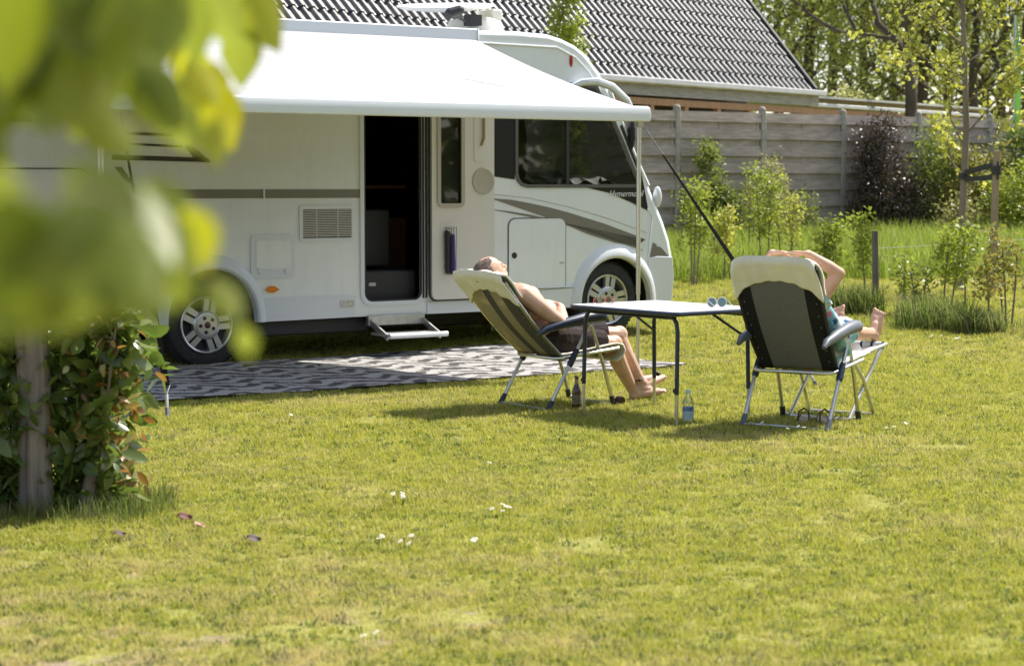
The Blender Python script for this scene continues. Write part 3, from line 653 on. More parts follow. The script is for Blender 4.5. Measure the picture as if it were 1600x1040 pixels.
# awning: case, cloth with lead rail, legs
aw = MB().box((.24, -.062, 2.745), (4.58, .115, .105)).box((2.54, -.062, 2.745), (.02, .125, .115)).build('awning_case', M['gel2'], mh, bevel=.015)
MB().box((.24, -.105, 2.688), (4.50, .02, .008)).build('case_slot', M['grey'], aw)
cl = mat('white_awning_cloth', (.42, .425, .435), .7, trans=(.015, (.8, .8, .75)))
fv = coords(cl, 'Object', (1, 1, 1)); wv = cl.node_tree.nodes.new('ShaderNodeTexWave'); wv.bands_direction = 'Y'; wv.inputs['Scale'].default_value = 2.4; wv.inputs['Distortion'].default_value = 1.0; wv.inputs['Detail'].default_value = 2
cl.node_tree.links.new(fv, wv.inputs[0]); bump(cl, wv.outputs['Fac'], .5, .02)
lt_ = noise_tex(cl, coords(cl, 'Object', (.25, 9, 1)), 5, 4, .6); cl.node_tree.links.new(ramp(cl, lt_, [(.35, (.30, .305, .32)), (.60, (.41, .415, .425))]), nodes(cl)[2].inputs['Base Color'])  # darker bands painted in for the shading of the cloth folds
def cloth(a, b):
    u = -2.0 + 4.51 * a; t = b
    y = -.12 - 2.29 * t; z = 2.700 - .655 * t - .035 * math.sin(math.pi * t) + .014 * math.sin(t * 26) * t * (.5 + .5 * math.sin(a * 5))
    return (u, y, z)
fb = MB().grid(cloth, 40, 44).build('awning_cloth', cl, mh, solid=.004)
lr = [(-2.49, 1.945), (-2.405, 1.945), (-2.395, 1.965), (-2.40, 2.055), (-2.46, 2.062), (-2.485, 2.05), (-2.50, 2.0)]
rl = MB(); nn = len(lr); base = []
for u in (-2.06, 2.545): rl.v += [(u, y, z) for y, z in lr]
for k in range(nn): rl.f.append((k, (k + 1) % nn, nn + (k + 1) % nn, nn + k)); rl.m.append(0)
rl.f += [tuple(range(nn)), tuple(range(2 * nn - 1, nn - 1, -1))]; rl.m += [0, 0]
rlo = rl.build('lead_rail', M['gel2'], mh, fix=True, bevel=.006)
for u, gz in ((2.47, 0.0), (-1.93, 0.0)):
    lg = MB().tube([(u, -2.44, 1.90), (u, -2.44, .62)], .017, 10).tube([(u, -2.44, .66), (u, -2.44, gz)], .013, 10).box((u, -2.44, 1.925), (.05, .05, .04)).lathe([(.035, 0), (.03, .02), (.012, .05)], (u, -2.44, gz), 'z', 12)
    lg.build('support_leg', M['alu'], mh)
MB().beam((2.40, -.12, 2.62), (1.3, -1.25, 2.32), .05, .04).beam((1.3, -1.25, 2.32), (2.38, -2.36, 2.02), .045, .04).build('folding_arm', M['gel2'], mh)
MB().beam((-1.9, -.12, 2.62), (-.8, -1.25, 2.32), .05, .04).beam((-.8, -1.25, 2.32), (-1.88, -2.36, 2.02), .045, .04).build('folding_arm', M['gel2'], mh)
# roof: satellite dish, dome lights
sd = MB().lathe([(.26, 2.80), (.26, 2.93), (.24, 2.97), (.14, 3.0), (0, 3.0)], (3.25, 1.0, 0), 'z', 32).lathe([(.30, 2.80), (.30, 2.86), (.2, 2.88)], (3.2, 1.0, 0), 'z', 32).build('satellite_dish', mat('offwhite_plastic', (.70, .69, .64), .5), mh)
rt_ = Matrix.Rotation(R(-5), 3, 'Y') @ Matrix.Rotation(R(6), 3, 'X')
MB().lathe([(0, .0), (.2, .006), (.40, .03), (.45, .045), (.455, .035), (.40, .012), (.2, -.012), (0, -.018)], (2.93, 1.0, 3.055), 'z', 40, rot=rt_, caps=False).build('reflector', mat('offwhite_dish', (.70, .69, .64), .5), sd, fix=True)
MB().cap((2.62, .45, 2.97), (2.70, .42, 3.0), .05, .045).tube([(2.66, .44, 2.96), (2.95, .7, 2.93)], .012, 8).box((3.06, .75, 2.95), (.12, .12, .10)).build('receiver', M['black'], sd)
MB().box((3.42, 1.0, 3.03), (.12, .25, .10)).build('dish_hinge', mat('offwhite_hinge', (.66, .65, .6), .5), sd, bevel=.02)
MB().box((-.1, 1.0, 2.85), (.5, .5, .10)).build('roof_light', M['gel2'], mh, bevel=.04)

# ------------------------------------------------------------------ straps of the awning, rug
def strap(name, top, mid, peg, wd, label):
    e = empty(name, (peg[0], peg[1], 0), 0, label, 'guy strap'); o = Vector((peg[0], peg[1], 0))
    top, mid, peg = Vector(top) - o, Vector(mid) - o, Vector(peg) - o
    d = (mid - top).normalized(); side = d.cross(Vector((.3, -1, 0))).normalized()
    side = Vector((UX, UY, 0)) * .8 + Vector((0, 0, .2)); side = (side - d * side.dot(d)).normalized()
    m = MB(); t0 = top.lerp(mid, .12); n = 16; nrm = d.cross(side) * .0012
    for k in range(n):
        a = t0.lerp(mid, k / n); b = t0.lerp(mid, (k + 1) / n); wa = wd * (.28 + .72 * min(1, k / n * 1.4)); wb = wd * (.28 + .72 * min(1, (k + 1) / n * 1.4))
        m.add([a - side * wa / 2 - nrm, a + side * wa / 2 - nrm, b + side * wb / 2 - nrm, b - side * wb / 2 - nrm, a - side * wa / 2 + nrm, a + side * wa / 2 + nrm, b + side * wb / 2 + nrm, b - side * wb / 2 + nrm],
              [(0, 1, 2, 3), (4, 7, 6, 5), (0, 4, 5, 1), (3, 2, 6, 7), (0, 3, 7, 4), (1, 5, 6, 2)])
    m.build('webbing', M['webbing'], e, smooth=0)
    h = MB().tube([top, t0 + side * wd * .1], .004, 6)
    h.build('cord', M['grey'], e)
    MB().tube([mid - side * wd * .5, mid.lerp(peg, .25), mid + side * wd * .5], .003, 6).build('hook', M['lgrey'], e)
    s0, s1 = mid.lerp(peg, .25), mid.lerp(peg, .7); a1 = side; b1 = d.cross(side)
    h = MB().tube([s0.lerp(s1, k / 90) + (a1 * math.cos(k * .9) + b1 * math.sin(k * .9)) * .009 for k in range(91)], .0025, 5); h.build('spring', M['lgrey'], e)
    h = MB().tube([mid.lerp(peg, .68), peg + Vector((0, 0, -.05))], .016, 8); h.build('peg', M['grey'], e)
strap('guy_strap', V2W(-1.80, -2.46, 1.93), (-2.20, 12.62, .19), (-2.16, 12.41, 0), .045, 'black strap with spring and metal ground peg beside the laurel hedge')
tp = V2W(2.50, -2.47, 1.90); pg = Vector((2.22, 14.35, 0)); strap('guy_strap', tp, tp.lerp(pg, .93), pg, .05, 'black strap running down from the right end of the awning rail behind the chair')
rg = MB()
def rugp(a, b):
    u = -1.95 + 5.07 * a; out = .0 + 2.24 * b
    z = .022 + .010 * noise.noise(Vector((u * 1.4, out * 2.2, 0))) + .004 * noise.noise(Vector((u * 5, out * 6, 0)))
    out += .02 * math.sin(u * 2.3) * b; p = V2W(u, -out, 0); return (p.x, p.y, z + zg(p.x, p.y) * .8)
rg.grid(rugp, 100, 44)
mr = mat('woven_rug', (.3, .3, .3), .9, 0, .1)
n, L, b = nodes(mr); sp_ = n.new('ShaderNodeSeparateXYZ'); mpg = n.new('ShaderNodeMapping'); mpg.inputs['Rotation'].default_value = (0, 0, -PHI); tc = n.new('ShaderNodeNewGeometry'); L.new(tc.outputs['Position'], mpg.inputs[0]); L.new(mpg.outputs[0], sp_.inputs[0])
tri_ = math_n(mr, 'PINGPONG', math_n(mr, 'MULTIPLY', sp_.outputs['X'], 1.0), .26)
jag = noise_tex(mr, wpos(mr, (1, 1, 1)), 55, 1); nz_ = noise_tex(mr, mpg.outputs[0], 4.0, 3)
def jagged(freq, ph, dark_lo):
    v = math_n(mr, 'ADD', math_n(mr, 'MULTIPLY', sp_.outputs['Y'], freq), math_n(mr, 'MULTIPLY', tri_, 3.2))
    v = math_n(mr, 'ADD', v, math_n(mr, 'MULTIPLY', jag, .30)); v = math_n(mr, 'ADD', v, math_n(mr, 'MULTIPLY', nz_, 1.6)); v = math_n(mr, 'ADD', v, ph)
    return math_n(mr, 'LESS_THAN', math_n(mr, 'FRACT', v), dark_lo)
dk1 = jagged(3.9, 0, .50)
lengthwise = math_n(mr, 'FRACT', math_n(mr, 'ADD', math_n(mr, 'MULTIPLY', sp_.outputs['X'], 2.4), math_n(mr, 'ADD', math_n(mr, 'MULTIPLY', sp_.outputs['Y'], 1.6), math_n(mr, 'MULTIPLY', nz_, 1.2))))
gate = math_n(mr, 'GREATER_THAN', lengthwise, .13)
pat = math_n(mr, 'MULTIPLY', dk1, gate)
L.new(mixc(mr, pat, (.37, .355, .345), (.085, .082, .082)), b.inputs['Base Color']); bump(mr, jag, .3, .003)
tag(rg.build('outdoor_rug', mr), 'long grey and white zigzag patterned outdoor rug beside the motorhome', 'rug')
q_ = [o for o in C.objects if o.name == 'outdoor_rug'][0]; md = q_.modifiers.new('solid', 'SOLIDIFY'); md.thickness = .008

# ================================================================== TABLE
TX, TY, TA = 0.973, 12.60, R(37.9)
tb = empty('folding_table', (TX, TY, 0), TA, 'white topped camping table with dark blue rim and legs standing between the two camp chairs', 'table')
tw, td_, tz = .765, 1.02, .70
def tp_(o): return rrect(-tw / 2 + o, -td_ / 2 + o, tw / 2 - o, td_ / 2 - o, .04)
def slab(poly, z0, z1):
    m = MB(); n = len(poly); m.v = [(x, y, z0) for x, y in poly] + [(x, y, z1) for x, y in poly]
    m.f = [tuple(reversed(range(n))), tuple(range(n, 2 * n))] + [(i, (i + 1) % n, n + (i + 1) % n, n + i) for i in range(n)]; m.m = [0] * len(m.f); return m
slab(tp_(.010), tz - .006, tz).build('table_top', varied('white_laminate', (.80, .82, .84), (.84, .85, .86), 2, .28), tb, smooth=30)
MB().tube([(x, y, tz - .013) for x, y in tp_(.008)], .0135, 8, closed=True).build('rim', M['navy'], tb)
MB().box((0, 0, tz - .02), (tw - .05, td_ - .05, .02)).build('underside', M['grey'], tb, bevel=.004)
lw_, ld_ = tw / 2 - .086, td_ / 2 - .0735
for sx in (-1, 1):
    for sy in (-1, 1):
        x, y = sx * lw_, sy * ld_
        pth = [(x - sx * .0, y - sy * .09, tz - .035), (x, y - sy * .04, tz - .04), (x, y - sy * .01, tz - .075), (x, y, tz - .13), (x + sx * .008, y + sy * .004, .19)]
        lg = MB().tube(pth, .0135, 10).build('leg', M['navy'], tb)
        MB().tube([(x + sx * .008, y + sy * .004, .20), (x + sx * .01, y + sy * .006, .0)], .011, 8).build('extension', M['alu'], lg)
        MB().lathe([(0, 0), (.014, .002), (.016, .012), (.008, .022), (.005, .03)], (x + sx * .028, y, .215), 'x', 10).build('knob', M['black'], lg)
    MB().tube([(sx * lw_, -ld_ + .02, tz - .045), (sx * lw_, ld_ - .02, tz - .045)], .010, 8).build('cross_bar', M['navy'], tb)
for sy in (-1, 1): MB().tube([(lw_ * .98, sy * ld_, tz - .19), (.02, sy * (ld_ - .03), tz - .03)], .009, 8).build('brace', M['navy'], tb)
# things on and under the table
def sunglasses(name, p, a, s, m_f, m_l, label, lens_r=.026, flat=False):
    e = empty(name, p, a, label, 'glasses'); 
    fm = MB()
    for q in (-1, 1):
        c_ = (0, q * .034, .028 * s)
        if not flat:
            ring = [(0, q * .034 + lens_r * math.cos(t), .028 + lens_r * math.sin(t)) for t in [2 * math.pi * k / 24 for k in range(24)]]
            fm.tube(ring, .0026, 6, closed=True)
        else:
            ring = [(0, q * .034 + dx, .024 + dz) for dx, dz in rrect(-.027, -.018, .027, .018, .012, 4)]
            fm.tube(ring, .0022, 6, closed=True)
        fm.tube([(0, q * .062, .036), (.03, q * .066, .036), (.11, q * .060, .012), (.14, q * .056, .003)], .0022, 6)
    fm.tube([(0, -.008, .035), (0, 0, .039), (0, .008, .035)], .002, 6)
    fm.build('frame', m_f, e)
    for q in (-1, 1):
        if not flat: MB().lathe([(0, -.001), (lens_r, -.001), (lens_r, .001), (0, .001)], (0, q * .034, .028), 'x', 20).build('lens', m_l, e)
        else: MB().lathe([(0, -.0008), (.02, -.0008), (.02, .0008), (0, .0008)], (0, q * .034, .024), 'x', 20).build('lens', m_l, e)
    return e
def on_table(px, py):
    r = ray(px, py); k = (tz - H) / r[2]; return (r[0] * k, r[1] * k, tz + .003)
e_ = sunglasses('sunglasses', on_table(1120, 479.5), R(-75), 1, M['lgrey'], mat('blue_grey_lens', (.10, .16, .18), .12, coat=.5), 'round grey sunglasses standing on the right end of the white table', .030)
sunglasses('reading_glasses', on_table(945, 476), R(-100), 1, mat('red_frame', (.30, .05, .04), .35), M['glass2'], 'thin red framed reading glasses on the left end of the white table', flat=True)
bt = empty('beer_bottle', G(901, 641), 0, 'small brown glass beer bottle standing in the grass beside a table leg', 'bottle')
MB().lathe([(0, 0), (.029, 0), (.031, .006), (.031, .12), (.028, .14), (.017, .165), (.0135, .18), (.0125, .215), (.0145, .217), (.0145, .226), (.012, .228)], (0, 0, 0), 'z', 20).build('glass_body', mat('brown_glass', (.055, .022, .008), .08, coat=.6), bt)
MB().lathe([(.0315, .045), (.0315, .105)], (0, 0, 0), 'z', 20, caps=False).build('label', varied('bottle_label', (.05, .06, .05), (.28, .22, .12), 60, .6), bt)
MB().lathe([(.0142, .175), (.0136, .205)], (0, 0, 0), 'z', 20, caps=False).build('neck_label', mat('neck_label', (.35, .28, .16), .6), bt)
wb = empty('water_bottle', G(1075, 665), 0, 'clear plastic water bottle with a pale blue label beside the nearest table leg', 'bottle')
MB().lathe([(0, .0), (.030, 0), (.034, .01), (.034, .04), (.032, .045), (.034, .05), (.034, .10), (.032, .105), (.034, .12), (.034, .14), (.029, .165), (.014, .19), (.0125, .205)], (0, 0, 0), 'z', 24, caps=False).build('plastic_body', M['pet'], wb)
ml = mat('printed_label', (.3, .6, .8), .5, trans=(.5, (.45, .62, .75))); zz = ml.node_tree.nodes.new('ShaderNodeTexCoord'); sx_ = ml.node_tree.nodes.new('ShaderNodeSeparateXYZ'); ml.node_tree.links.new(zz.outputs['Object'], sx_.inputs[0])
ml.node_tree.links.new(ramp(ml, sx_.outputs['Z'], [(.0, (.58, .72, .82)), (.088, (.74, .82, .87)), (.092, (.04, .12, .35)), (.115, (.7, .75, .8))], 'CONSTANT'), nodes(ml)[2].inputs['Base Color'])
MB().lathe([(.0346, .04), (.0346, .118)], (0, 0, 0), 'z', 24, caps=False).build('label', ml, wb)
MB().lathe([(.0145, .20), (.015, .203), (.015, .218), (.013, .221), (0, .221)], (0, 0, 0), 'z', 16).build('bottle_cap', mat('pale_blue_cap', (.45, .62, .72), .4), wb)

# ================================================================== CAMP CHAIRS
cloth_c = varied('cream_towelling', (.68, .65, .56), (.78, .75, .66), 9, .95, bmp=.5, bd=.01, spec=.1)
def panel_mat(name, c0, c1, tr=.25, tc=(.5, .42, .25)):
    m = mat(name, c0, .85, 0, .15, trans=(tr, tc)); f = noise_tex(m, coords(m), 60, 3); m.node_tree.links.new(ramp(m, f, [(.3, c0), (.7, c1)]), nodes(m)[2].inputs['Base Color']); bump(m, f, .3, .002); return m
beige_p = panel_mat('beige_mesh', (.40, .35, .23), (.47, .41, .28), .35, (.50, .40, .20)); dark_p = panel_mat('taupe_mesh_stripe', (.085, .08, .07), (.11, .10, .088), .12, (.12, .10, .07))
char_p = panel_mat('charcoal_mesh', (.15, .147, .145), (.18, .177, .175), .12, (.12, .12, .10)); black_p = panel_mat('black_mesh_edge', (.014, .014, .015), (.022, .022, .022), .02, (.03, .03, .03))
def chair(name, loc, rz, back0, back1, cols, colmats, armmat, label, group, wid=.50, seatpts=None, arch=.10, lift=.0, corner=0.0, rnd_=.045):
    e = empty(name, loc, rz, label, 'camping chair', group)
    b0, b1 = Vector(back0), Vector(back1); d = (b1 - b0); L_ = d.length; d.normalize(); nrm = Vector((d.y, -d.x))
    def wy(t): return wid / 2 * (1.0 + .10 * t)
    def bp_(t, y):       # back surface, t along the back, y across
        o = -.035 * math.sin(math.pi * t) * (1 - (2 * y) ** 2 * .5)
        p = b0 + d * (t * L_) + nrm * o; return (p.x, y * 2 * wy(t), p.y)
    nu = len(cols) - 1
    m = MB(); nv = 22; base = 0
    for c_ in cols:
        for j in range(nv + 1): m.v.append(bp_(j / nv * .97, c_))
    for i in range(nu):
        for j in range(nv):
            a = i * (nv + 1) + j; m.f.append((a, a + nv + 1, a + nv + 2, a + 1)); m.m.append(colmats[1][i])
    back = m.build('backrest', colmats[0], e, smooth=60, solid=.010)
    # tiny eyelets on the panel edge
    for s_ in (-1, 1):
        for k in range(7):
            p = bp_(.1 + k * .11, s_ * .44); MB().ell((p[0] - nrm.x * .008, p[1], p[2] - nrm.y * .008), (.003, .003, .003), None, 6).build('stud', M['lgrey'], back)
    # towel pulled over the top
    tl = .24
    def tow(a, b):
        y = -.5 + a; edge = (2 * y) ** 2
        if b < .5:
            q = b / .5; t = 1 - (tl * (.62 + arch / .1 * .55 * edge)) * (1 - q); off = -.022 - .006 * math.sin(a * 40) * (1 - q)
        else:
            q = (b - .5) / .5; t = 1 - (tl * 1.1) * q; off = .030 + .008 * math.sin(a * 23)
        rise = .035 * math.exp(-((b - .5) / .10) ** 2) - rnd_ * edge ** 4
        off *= min(1, abs(b - .5) / .06)
        p = b0 + d * (t * L_ + rise + lift * (1 - edge)) + nrm * (off + corner * edge * max(0, 1 - abs(b - .5) * 3))
        wdt = wy(min(1, t)) + .012 + .003 * math.sin(b * 12) - .5 * rnd_ * math.exp(-((b - .5) / .08) ** 2)
        z_ = .004 * noise.noise(Vector((a * 6, b * 4, wid)))
        return (p.x + z_, y * 2 * wdt, p.y + z_)
    MB().grid(tow, 30, 32).build('headrest_cover', cloth_c, e, smooth=70, solid=.014)
    # side hems closing the cover
    # frame tubes of the back
    fr = MB()
    for s_ in (-1, 1):
        fr.tube([(b0.x + .02, s_ * wid / 2 * .98, b0.y - .01), bp_(.25, s_ * .505), bp_(.5, s_ * .505), bp_(.75, s_ * .505), bp_(.95, s_ * .50)], .012, 8)
    fr.build('back_frame', M['alu'] if armmat == M['navy'] else M['black'], e)
    # seat
    sp2 = seatpts
    def seat(a, b):
        k = a * (len(sp2) - 1); i = min(int(k), len(sp2) - 2); f = k - i; x = sp2[i][0] * (1 - f) + sp2[i + 1][0] * f; z = sp2[i][1] * (1 - f) + sp2[i + 1][1] * f
        return (x, (b - .5) * wid * 1.0, z - .02 * math.sin(math.pi * b) * (1 - abs(2 * a - 1)))
    MB().grid(seat, 24, 10, mf=lambda i, j: 0).build('seat', [cloth_c], e, smooth=70, solid=.016)
    rail = []
    for s_ in (-1, 1):
        rail += [[(-.12, s_ * (wid / 2 - .04), .335), (-.09, s_ * (wid / 2 + .01), .338), (.1, s_ * (wid / 2 + .012), .36), (.36, s_ * (wid / 2 + .012), .385)]]
    MB().tube(list(reversed(rail[0])) + rail[1], .0115, 10).build('seat_frame', M['alu'], e)
    for s_ in (-1, 1):
        y = s_ * (wid / 2 + .028)
        l1 = MB().tube([(.10, y, .545), (-.06, y, .28), (-.215, y, .02)], .0125, 10).build('rear_leg', M['alu'], e)
        MB().tube([(-.185, y, .065), (-.228, y, .0)], .016, 10, rr=[.016, .021]).build('foot_cap', armmat, l1)
        y2 = s_ * (wid / 2 + .004)
        l2 = MB().tube([(.14, y2, .545), (.24, y2, .28), (.315, y2, .05), (.325, y2 - s_ * .012, .02), (.32, y2 - s_ * .06, .012)], .0125, 10).build('front_leg', M['alu'], e)
        MB().tube([(.308, y2, .07), (.325, y2, .004)], .018, 10).build('foot_cap', M['black'], l2)
        # joint blocks
        MB().cap((-.045, y, .30), (.005, y, .385), .022, .019).build('joint', M['navy'], l1, smooth=60)
        # armrest
        am = MB(); path = [(-.29, y, .505), (-.24, y, .535), (-.10, y, .565), (.05, y, .590), (.16, y, .602), (.215, y, .600), (.235, y, .585)]
        ws_ = [.014, .026, .036, .042, .045, .043, .030]
        am.tube(path, .03, 12, rr=ws_, flat=.95); am.build('armrest', armmat, e, smooth=60)
    MB().tube([(-.22, -wid / 2 - .02, .012), (-.22, wid / 2 + .02, .012)], .009, 8).build('rear_ground_bar', M['alu_dull'], e)
    MB().tube([(.32, -wid / 2 + .05, .012), (.32, wid / 2 - .05, .012)], .0125, 8).build('front_ground_bar', M['alu_dull'], e)
    return e
MC = (0.263, 13.18); MA = R(33.5)
man_chair = chair('camp_chair', (*MC, 0), MA, (-.10, .35), (-.575, .875), [-.5, -.46, -.36, -.25, -.09, -.06, .06, .09, .25, .44, .47, .5],
      ([beige_p, dark_p], [1, 1, 1, 0, 0, 1, 1, 0, 0, 0, 1]), M['navy'], 'beige and taupe striped reclining camp chair with cream cover holding the resting man', 'reclining camp chairs at the table',
      seatpts=[(-.10, .355), (0, .362), (.15, .385), (.28, .405), (.36, .415), (.405, .405), (.42, .37), (.40, .33), (.36, .30)], arch=.12, lift=.015, rnd_=.012)
MB().lathe([(0, -.022), (.030, -.022), (.033, -.012), (.033, .012), (.030, .022), (0, .022)], (.37, -.262, .034), 'y', 18).build('wheel', mat('brown_black_wheel', (.04, .02, .015), .5), man_chair)
WC = (1.762, 12.13); WA = R(58)
wom_chair = chair('camp_chair', (*WC, 0), WA, (-.02, .345), (-.42, 1.01), [-.5, -.44, -.32, -.1, .1, .32, .44, .5],
      ([char_p, black_p], [1, 1, 0, 0, 0, 1, 1]), M['armgrey'], 'charcoal reclining camp chair with cream head cover seen from behind on the right', 'reclining camp chairs at the table',
      seatpts=[(-.02, .35), (.05, .36), (.2, .385), (.33, .405), (.42, .41), (.5, .42)], arch=.10)
# footrest hooked to the charcoal chair
ft = MB()
for s_ in (-1, 1):
    MB().tube([(.34, s_ * .20, .39), (.50, s_ * .21, .25), (.66, s_ * .22, .012)], .012, 8).build('footrest_leg', M['alu'], wom_chair)
    MB().tube([(.80, s_ * .21, .43), (.55, s_ * .20, .22), (.30, s_ * .20, .012)], .012, 8).build('footrest_leg', M['alu'], wom_chair)
    MB().tube([(.36, s_ * .235, .405), (.6, s_ * .235, .43), (.82, s_ * .235, .45)], .011, 8).build('footrest_rail', M['alu'], wom_chair)
MB().tube([(.66, -.22, .012), (.66, .22, .012)], .011, 8).tube([(.30, -.20, .012), (.30, .20, .012)], .011, 8).build('footrest_ground_bar', M['alu_dull'], wom_chair)
mfr = mat('striped_roll', (.4, .5, .5), .8); sxx = mfr.node_tree.nodes.new('ShaderNodeSeparateXYZ'); mfr.node_tree.links.new(coords(mfr), sxx.inputs[0])
mfr.node_tree.links.new(mixc(mfr, math_n(mfr, 'GREATER_THAN', math_n(mfr, 'FRACT', math_n(mfr, 'MULTIPLY', sxx.outputs['Y'], 14)), .75), (.50, .56, .55), (.02, .03, .05)), nodes(mfr)[2].inputs['Base Color'])
MB().tube([(.80, -.22, .44), (.80, .22, .44)], .026, 14).build('footrest_roll', mfr, wom_chair)
MB().grid(lambda a, b: (.50 + .31 * a, -.20 + .40 * b, .41 + .03 * a - .02 * math.sin(math.pi * b)), 8, 6).build('footrest_cloth', cloth_c, wom_chair, solid=.008)
# sandals under the charcoal chair
def C2W(cc, a, x, y, z=0): return Vector((cc[0] + x * math.cos(a) - y * math.sin(a), cc[1] + x * math.sin(a) + y * math.cos(a), z))
for i, (x, y, an) in enumerate(((.12, .02, 20), (.13, -.10, 35))):
    sdl = empty('sandal', C2W(WC, WA, x, y), WA + R(an), 'brown strappy sandal under the charcoal chair, %s' % ('the left one of the pair' if i == 0 else 'the right one of the pair'), 'sandal', 'pair of sandals under the chair')
    sole = [(.11 * math.cos(t) * (1 if math.cos(t) > 0 else .95), .036 * math.sin(t) * (1 + .2 * math.cos(t))) for t in [2 * math.pi * k / 20 for k in range(20)]]
    slab(sole, .006, .028).build('sole', mat('pale_footbed', (.45, .36, .25), .8) if i == 0 else bpy.data.materials['pale_footbed'], sdl, bevel=.003)
    s2_ = MB().tube([(.03, -.038, .02), (.035, -.02, .06), (.035, .02, .06), (.03, .038, .02)], .007, 6, flat=.5).build('strap', mat('brown_strap', (.06, .03, .02), .6), sdl)
    MB().tube([(-.07, -.034, .02), (-.055, -.03, .075), (-.04, 0, .095), (-.055, .03, .075), (-.07, .034, .02)], .006, 6).build('ankle_strap', s2_.data.materials[0], sdl)
pl = empty('white_cap', C2W(WC, WA, .62, -.08, .405), 0, 'small round white sun hat lying on the footrest behind the right armrest', 'hat')
MB().lathe([(0, .055), (.05, .05), (.065, .02), (.07, .008), (.11, .002), (.11, 0)], (0, 0, .0), 'z', 24).build('crown', mat('white_cotton', (.78, .78, .76), .9), pl)

# ================================================================== PEOPLE
def skin_mat(name, a, b_, tint):
    m = mat(name, a, .5, 0, .35, sss=.12); f = noise_tex(m, coords(m), 14, 4, .6); m.node_tree.links.new(ramp(m, f, [(.35, a), (.6, b_), (.75, tint)]), nodes(m)[2].inputs['Base Color']); bump(m, noise_tex(m, coords(m), 160, 2), .12, .002); return m
sk_m = skin_mat('tanned_skin', (.54, .32, .22), (.62, .40, .29), (.64, .36, .27)); sk_w = skin_mat('light_skin', (.56, .32, .22), (.62, .38, .28), (.64, .36, .28))
def body_obj(mb, name, m, parent, vox=.006, sm=6):
    o = mb.build(name, m, parent, smooth=0); r = o.modifiers.new('remesh', 'REMESH'); r.mode = 'VOXEL'; r.voxel_size = vox; r.use_smooth_shade = True
    s_ = o.modifiers.new('smooth', 'SMOOTH'); s_.iterations = sm; s_.factor = .5; return o
def V(*a): return Vector(a)
def foot(m, ankle, heel, ball, up, side, w=.040, big=1):      # ball: joint behind the toes; side points to the little toe
    ankle, heel, ball, up, side = map(Vector, (ankle, heel, ball, up, side)); ax = (ball - heel).normalized(); up = up.normalized(); side = side.normalized()
    m.cap(ankle, heel.lerp(ball, .12) + up * .02, .036, .034); m.ell(heel, (.032, .032, .032)); m.cap(heel, heel.lerp(ball, .5) + side * .008, .031, .030)
    m.cap(ankle, heel.lerp(ball, .65) + up * .025, .034, .026)
    m.cap(heel.lerp(ball, .45) + side * .012, ball + side * w * .6, .028, .020); m.cap(heel.lerp(ball, .45), ball - side * w * .55 + up * .004, .028, .024)
    m.cap(heel.lerp(ball, .55) + up * .022, ball + up * .004, .026, .020)
    Ls = (.058, .050, .044, .037, .030); rs_ = (.0135, .0095, .009, .0085, .008)
    for i in range(5):
        s0 = ball + side * (-w * .75 + i * w * .40); L_ = Ls[i]; mid = s0 + ax * L_ * .55 + up * .006; tip = s0 + ax * L_ + side * (.004 * i) - up * .001
        m.cap(s0, mid, rs_[i] * 1.05, rs_[i] * .92, 8); m.cap(mid, tip, rs_[i] * .92, rs_[i], 8)
def hand(m, wrist, fwd, side, up, curl=.5, thumb=1, sc_=1.0):   # palm along fwd, fingers spread along side (side -> little finger), curling to -up
    wrist, fwd, side, up = map(Vector, (wrist, fwd, side, up)); fwd.normalize(); side = (side - fwd * side.dot(fwd)).normalized(); up = fwd.cross(side) if fwd.cross(side).dot(up) > 0 else -fwd.cross(side)
    k = sc_; pe = wrist + fwd * .085 * k
    for s_ in (-.030, -.010, .010, .030):
        m.cap(wrist + side * s_ * .55 * k, pe + side * s_ * k, .0155 * k, .0125 * k, 10)
    Ls = (.070, .078, .073, .056)
    for i, s_ in enumerate((-.032, -.011, .010, .030)):
        p = pe + side * s_ * k; dr_ = (fwd + side * (i - 1.5) * .06).normalized(); ang = 0
        for j, fr_ in enumerate((.45, .32, .23)):
            ang += curl * (.55 + .12 * i) * (.7 if j == 0 else 1); q = p + (dr_ * math.cos(ang) - up * math.sin(ang)) * Ls[i] * fr_ * k
            m.cap(p, q, (.0092 - .0008 * j) * k, (.0086 - .0008 * j) * k, 8); p = q
    t0 = wrist + fwd * .025 * k - side * .022 * thumb * k; t1 = t0 - side * .028 * thumb * k + fwd * .030 * k - up * .008; t2 = t1 + fwd * .030 * k - side * .010 * thumb * k - up * .010; t3 = t2 + fwd * .024 * k - up * .008
    m.cap(t0, t1, .014 * k, .0115 * k, 8); m.cap(t1, t2, .011 * k, .010 * k, 8); m.cap(t2, t3, .010 * k, .0085 * k, 8)
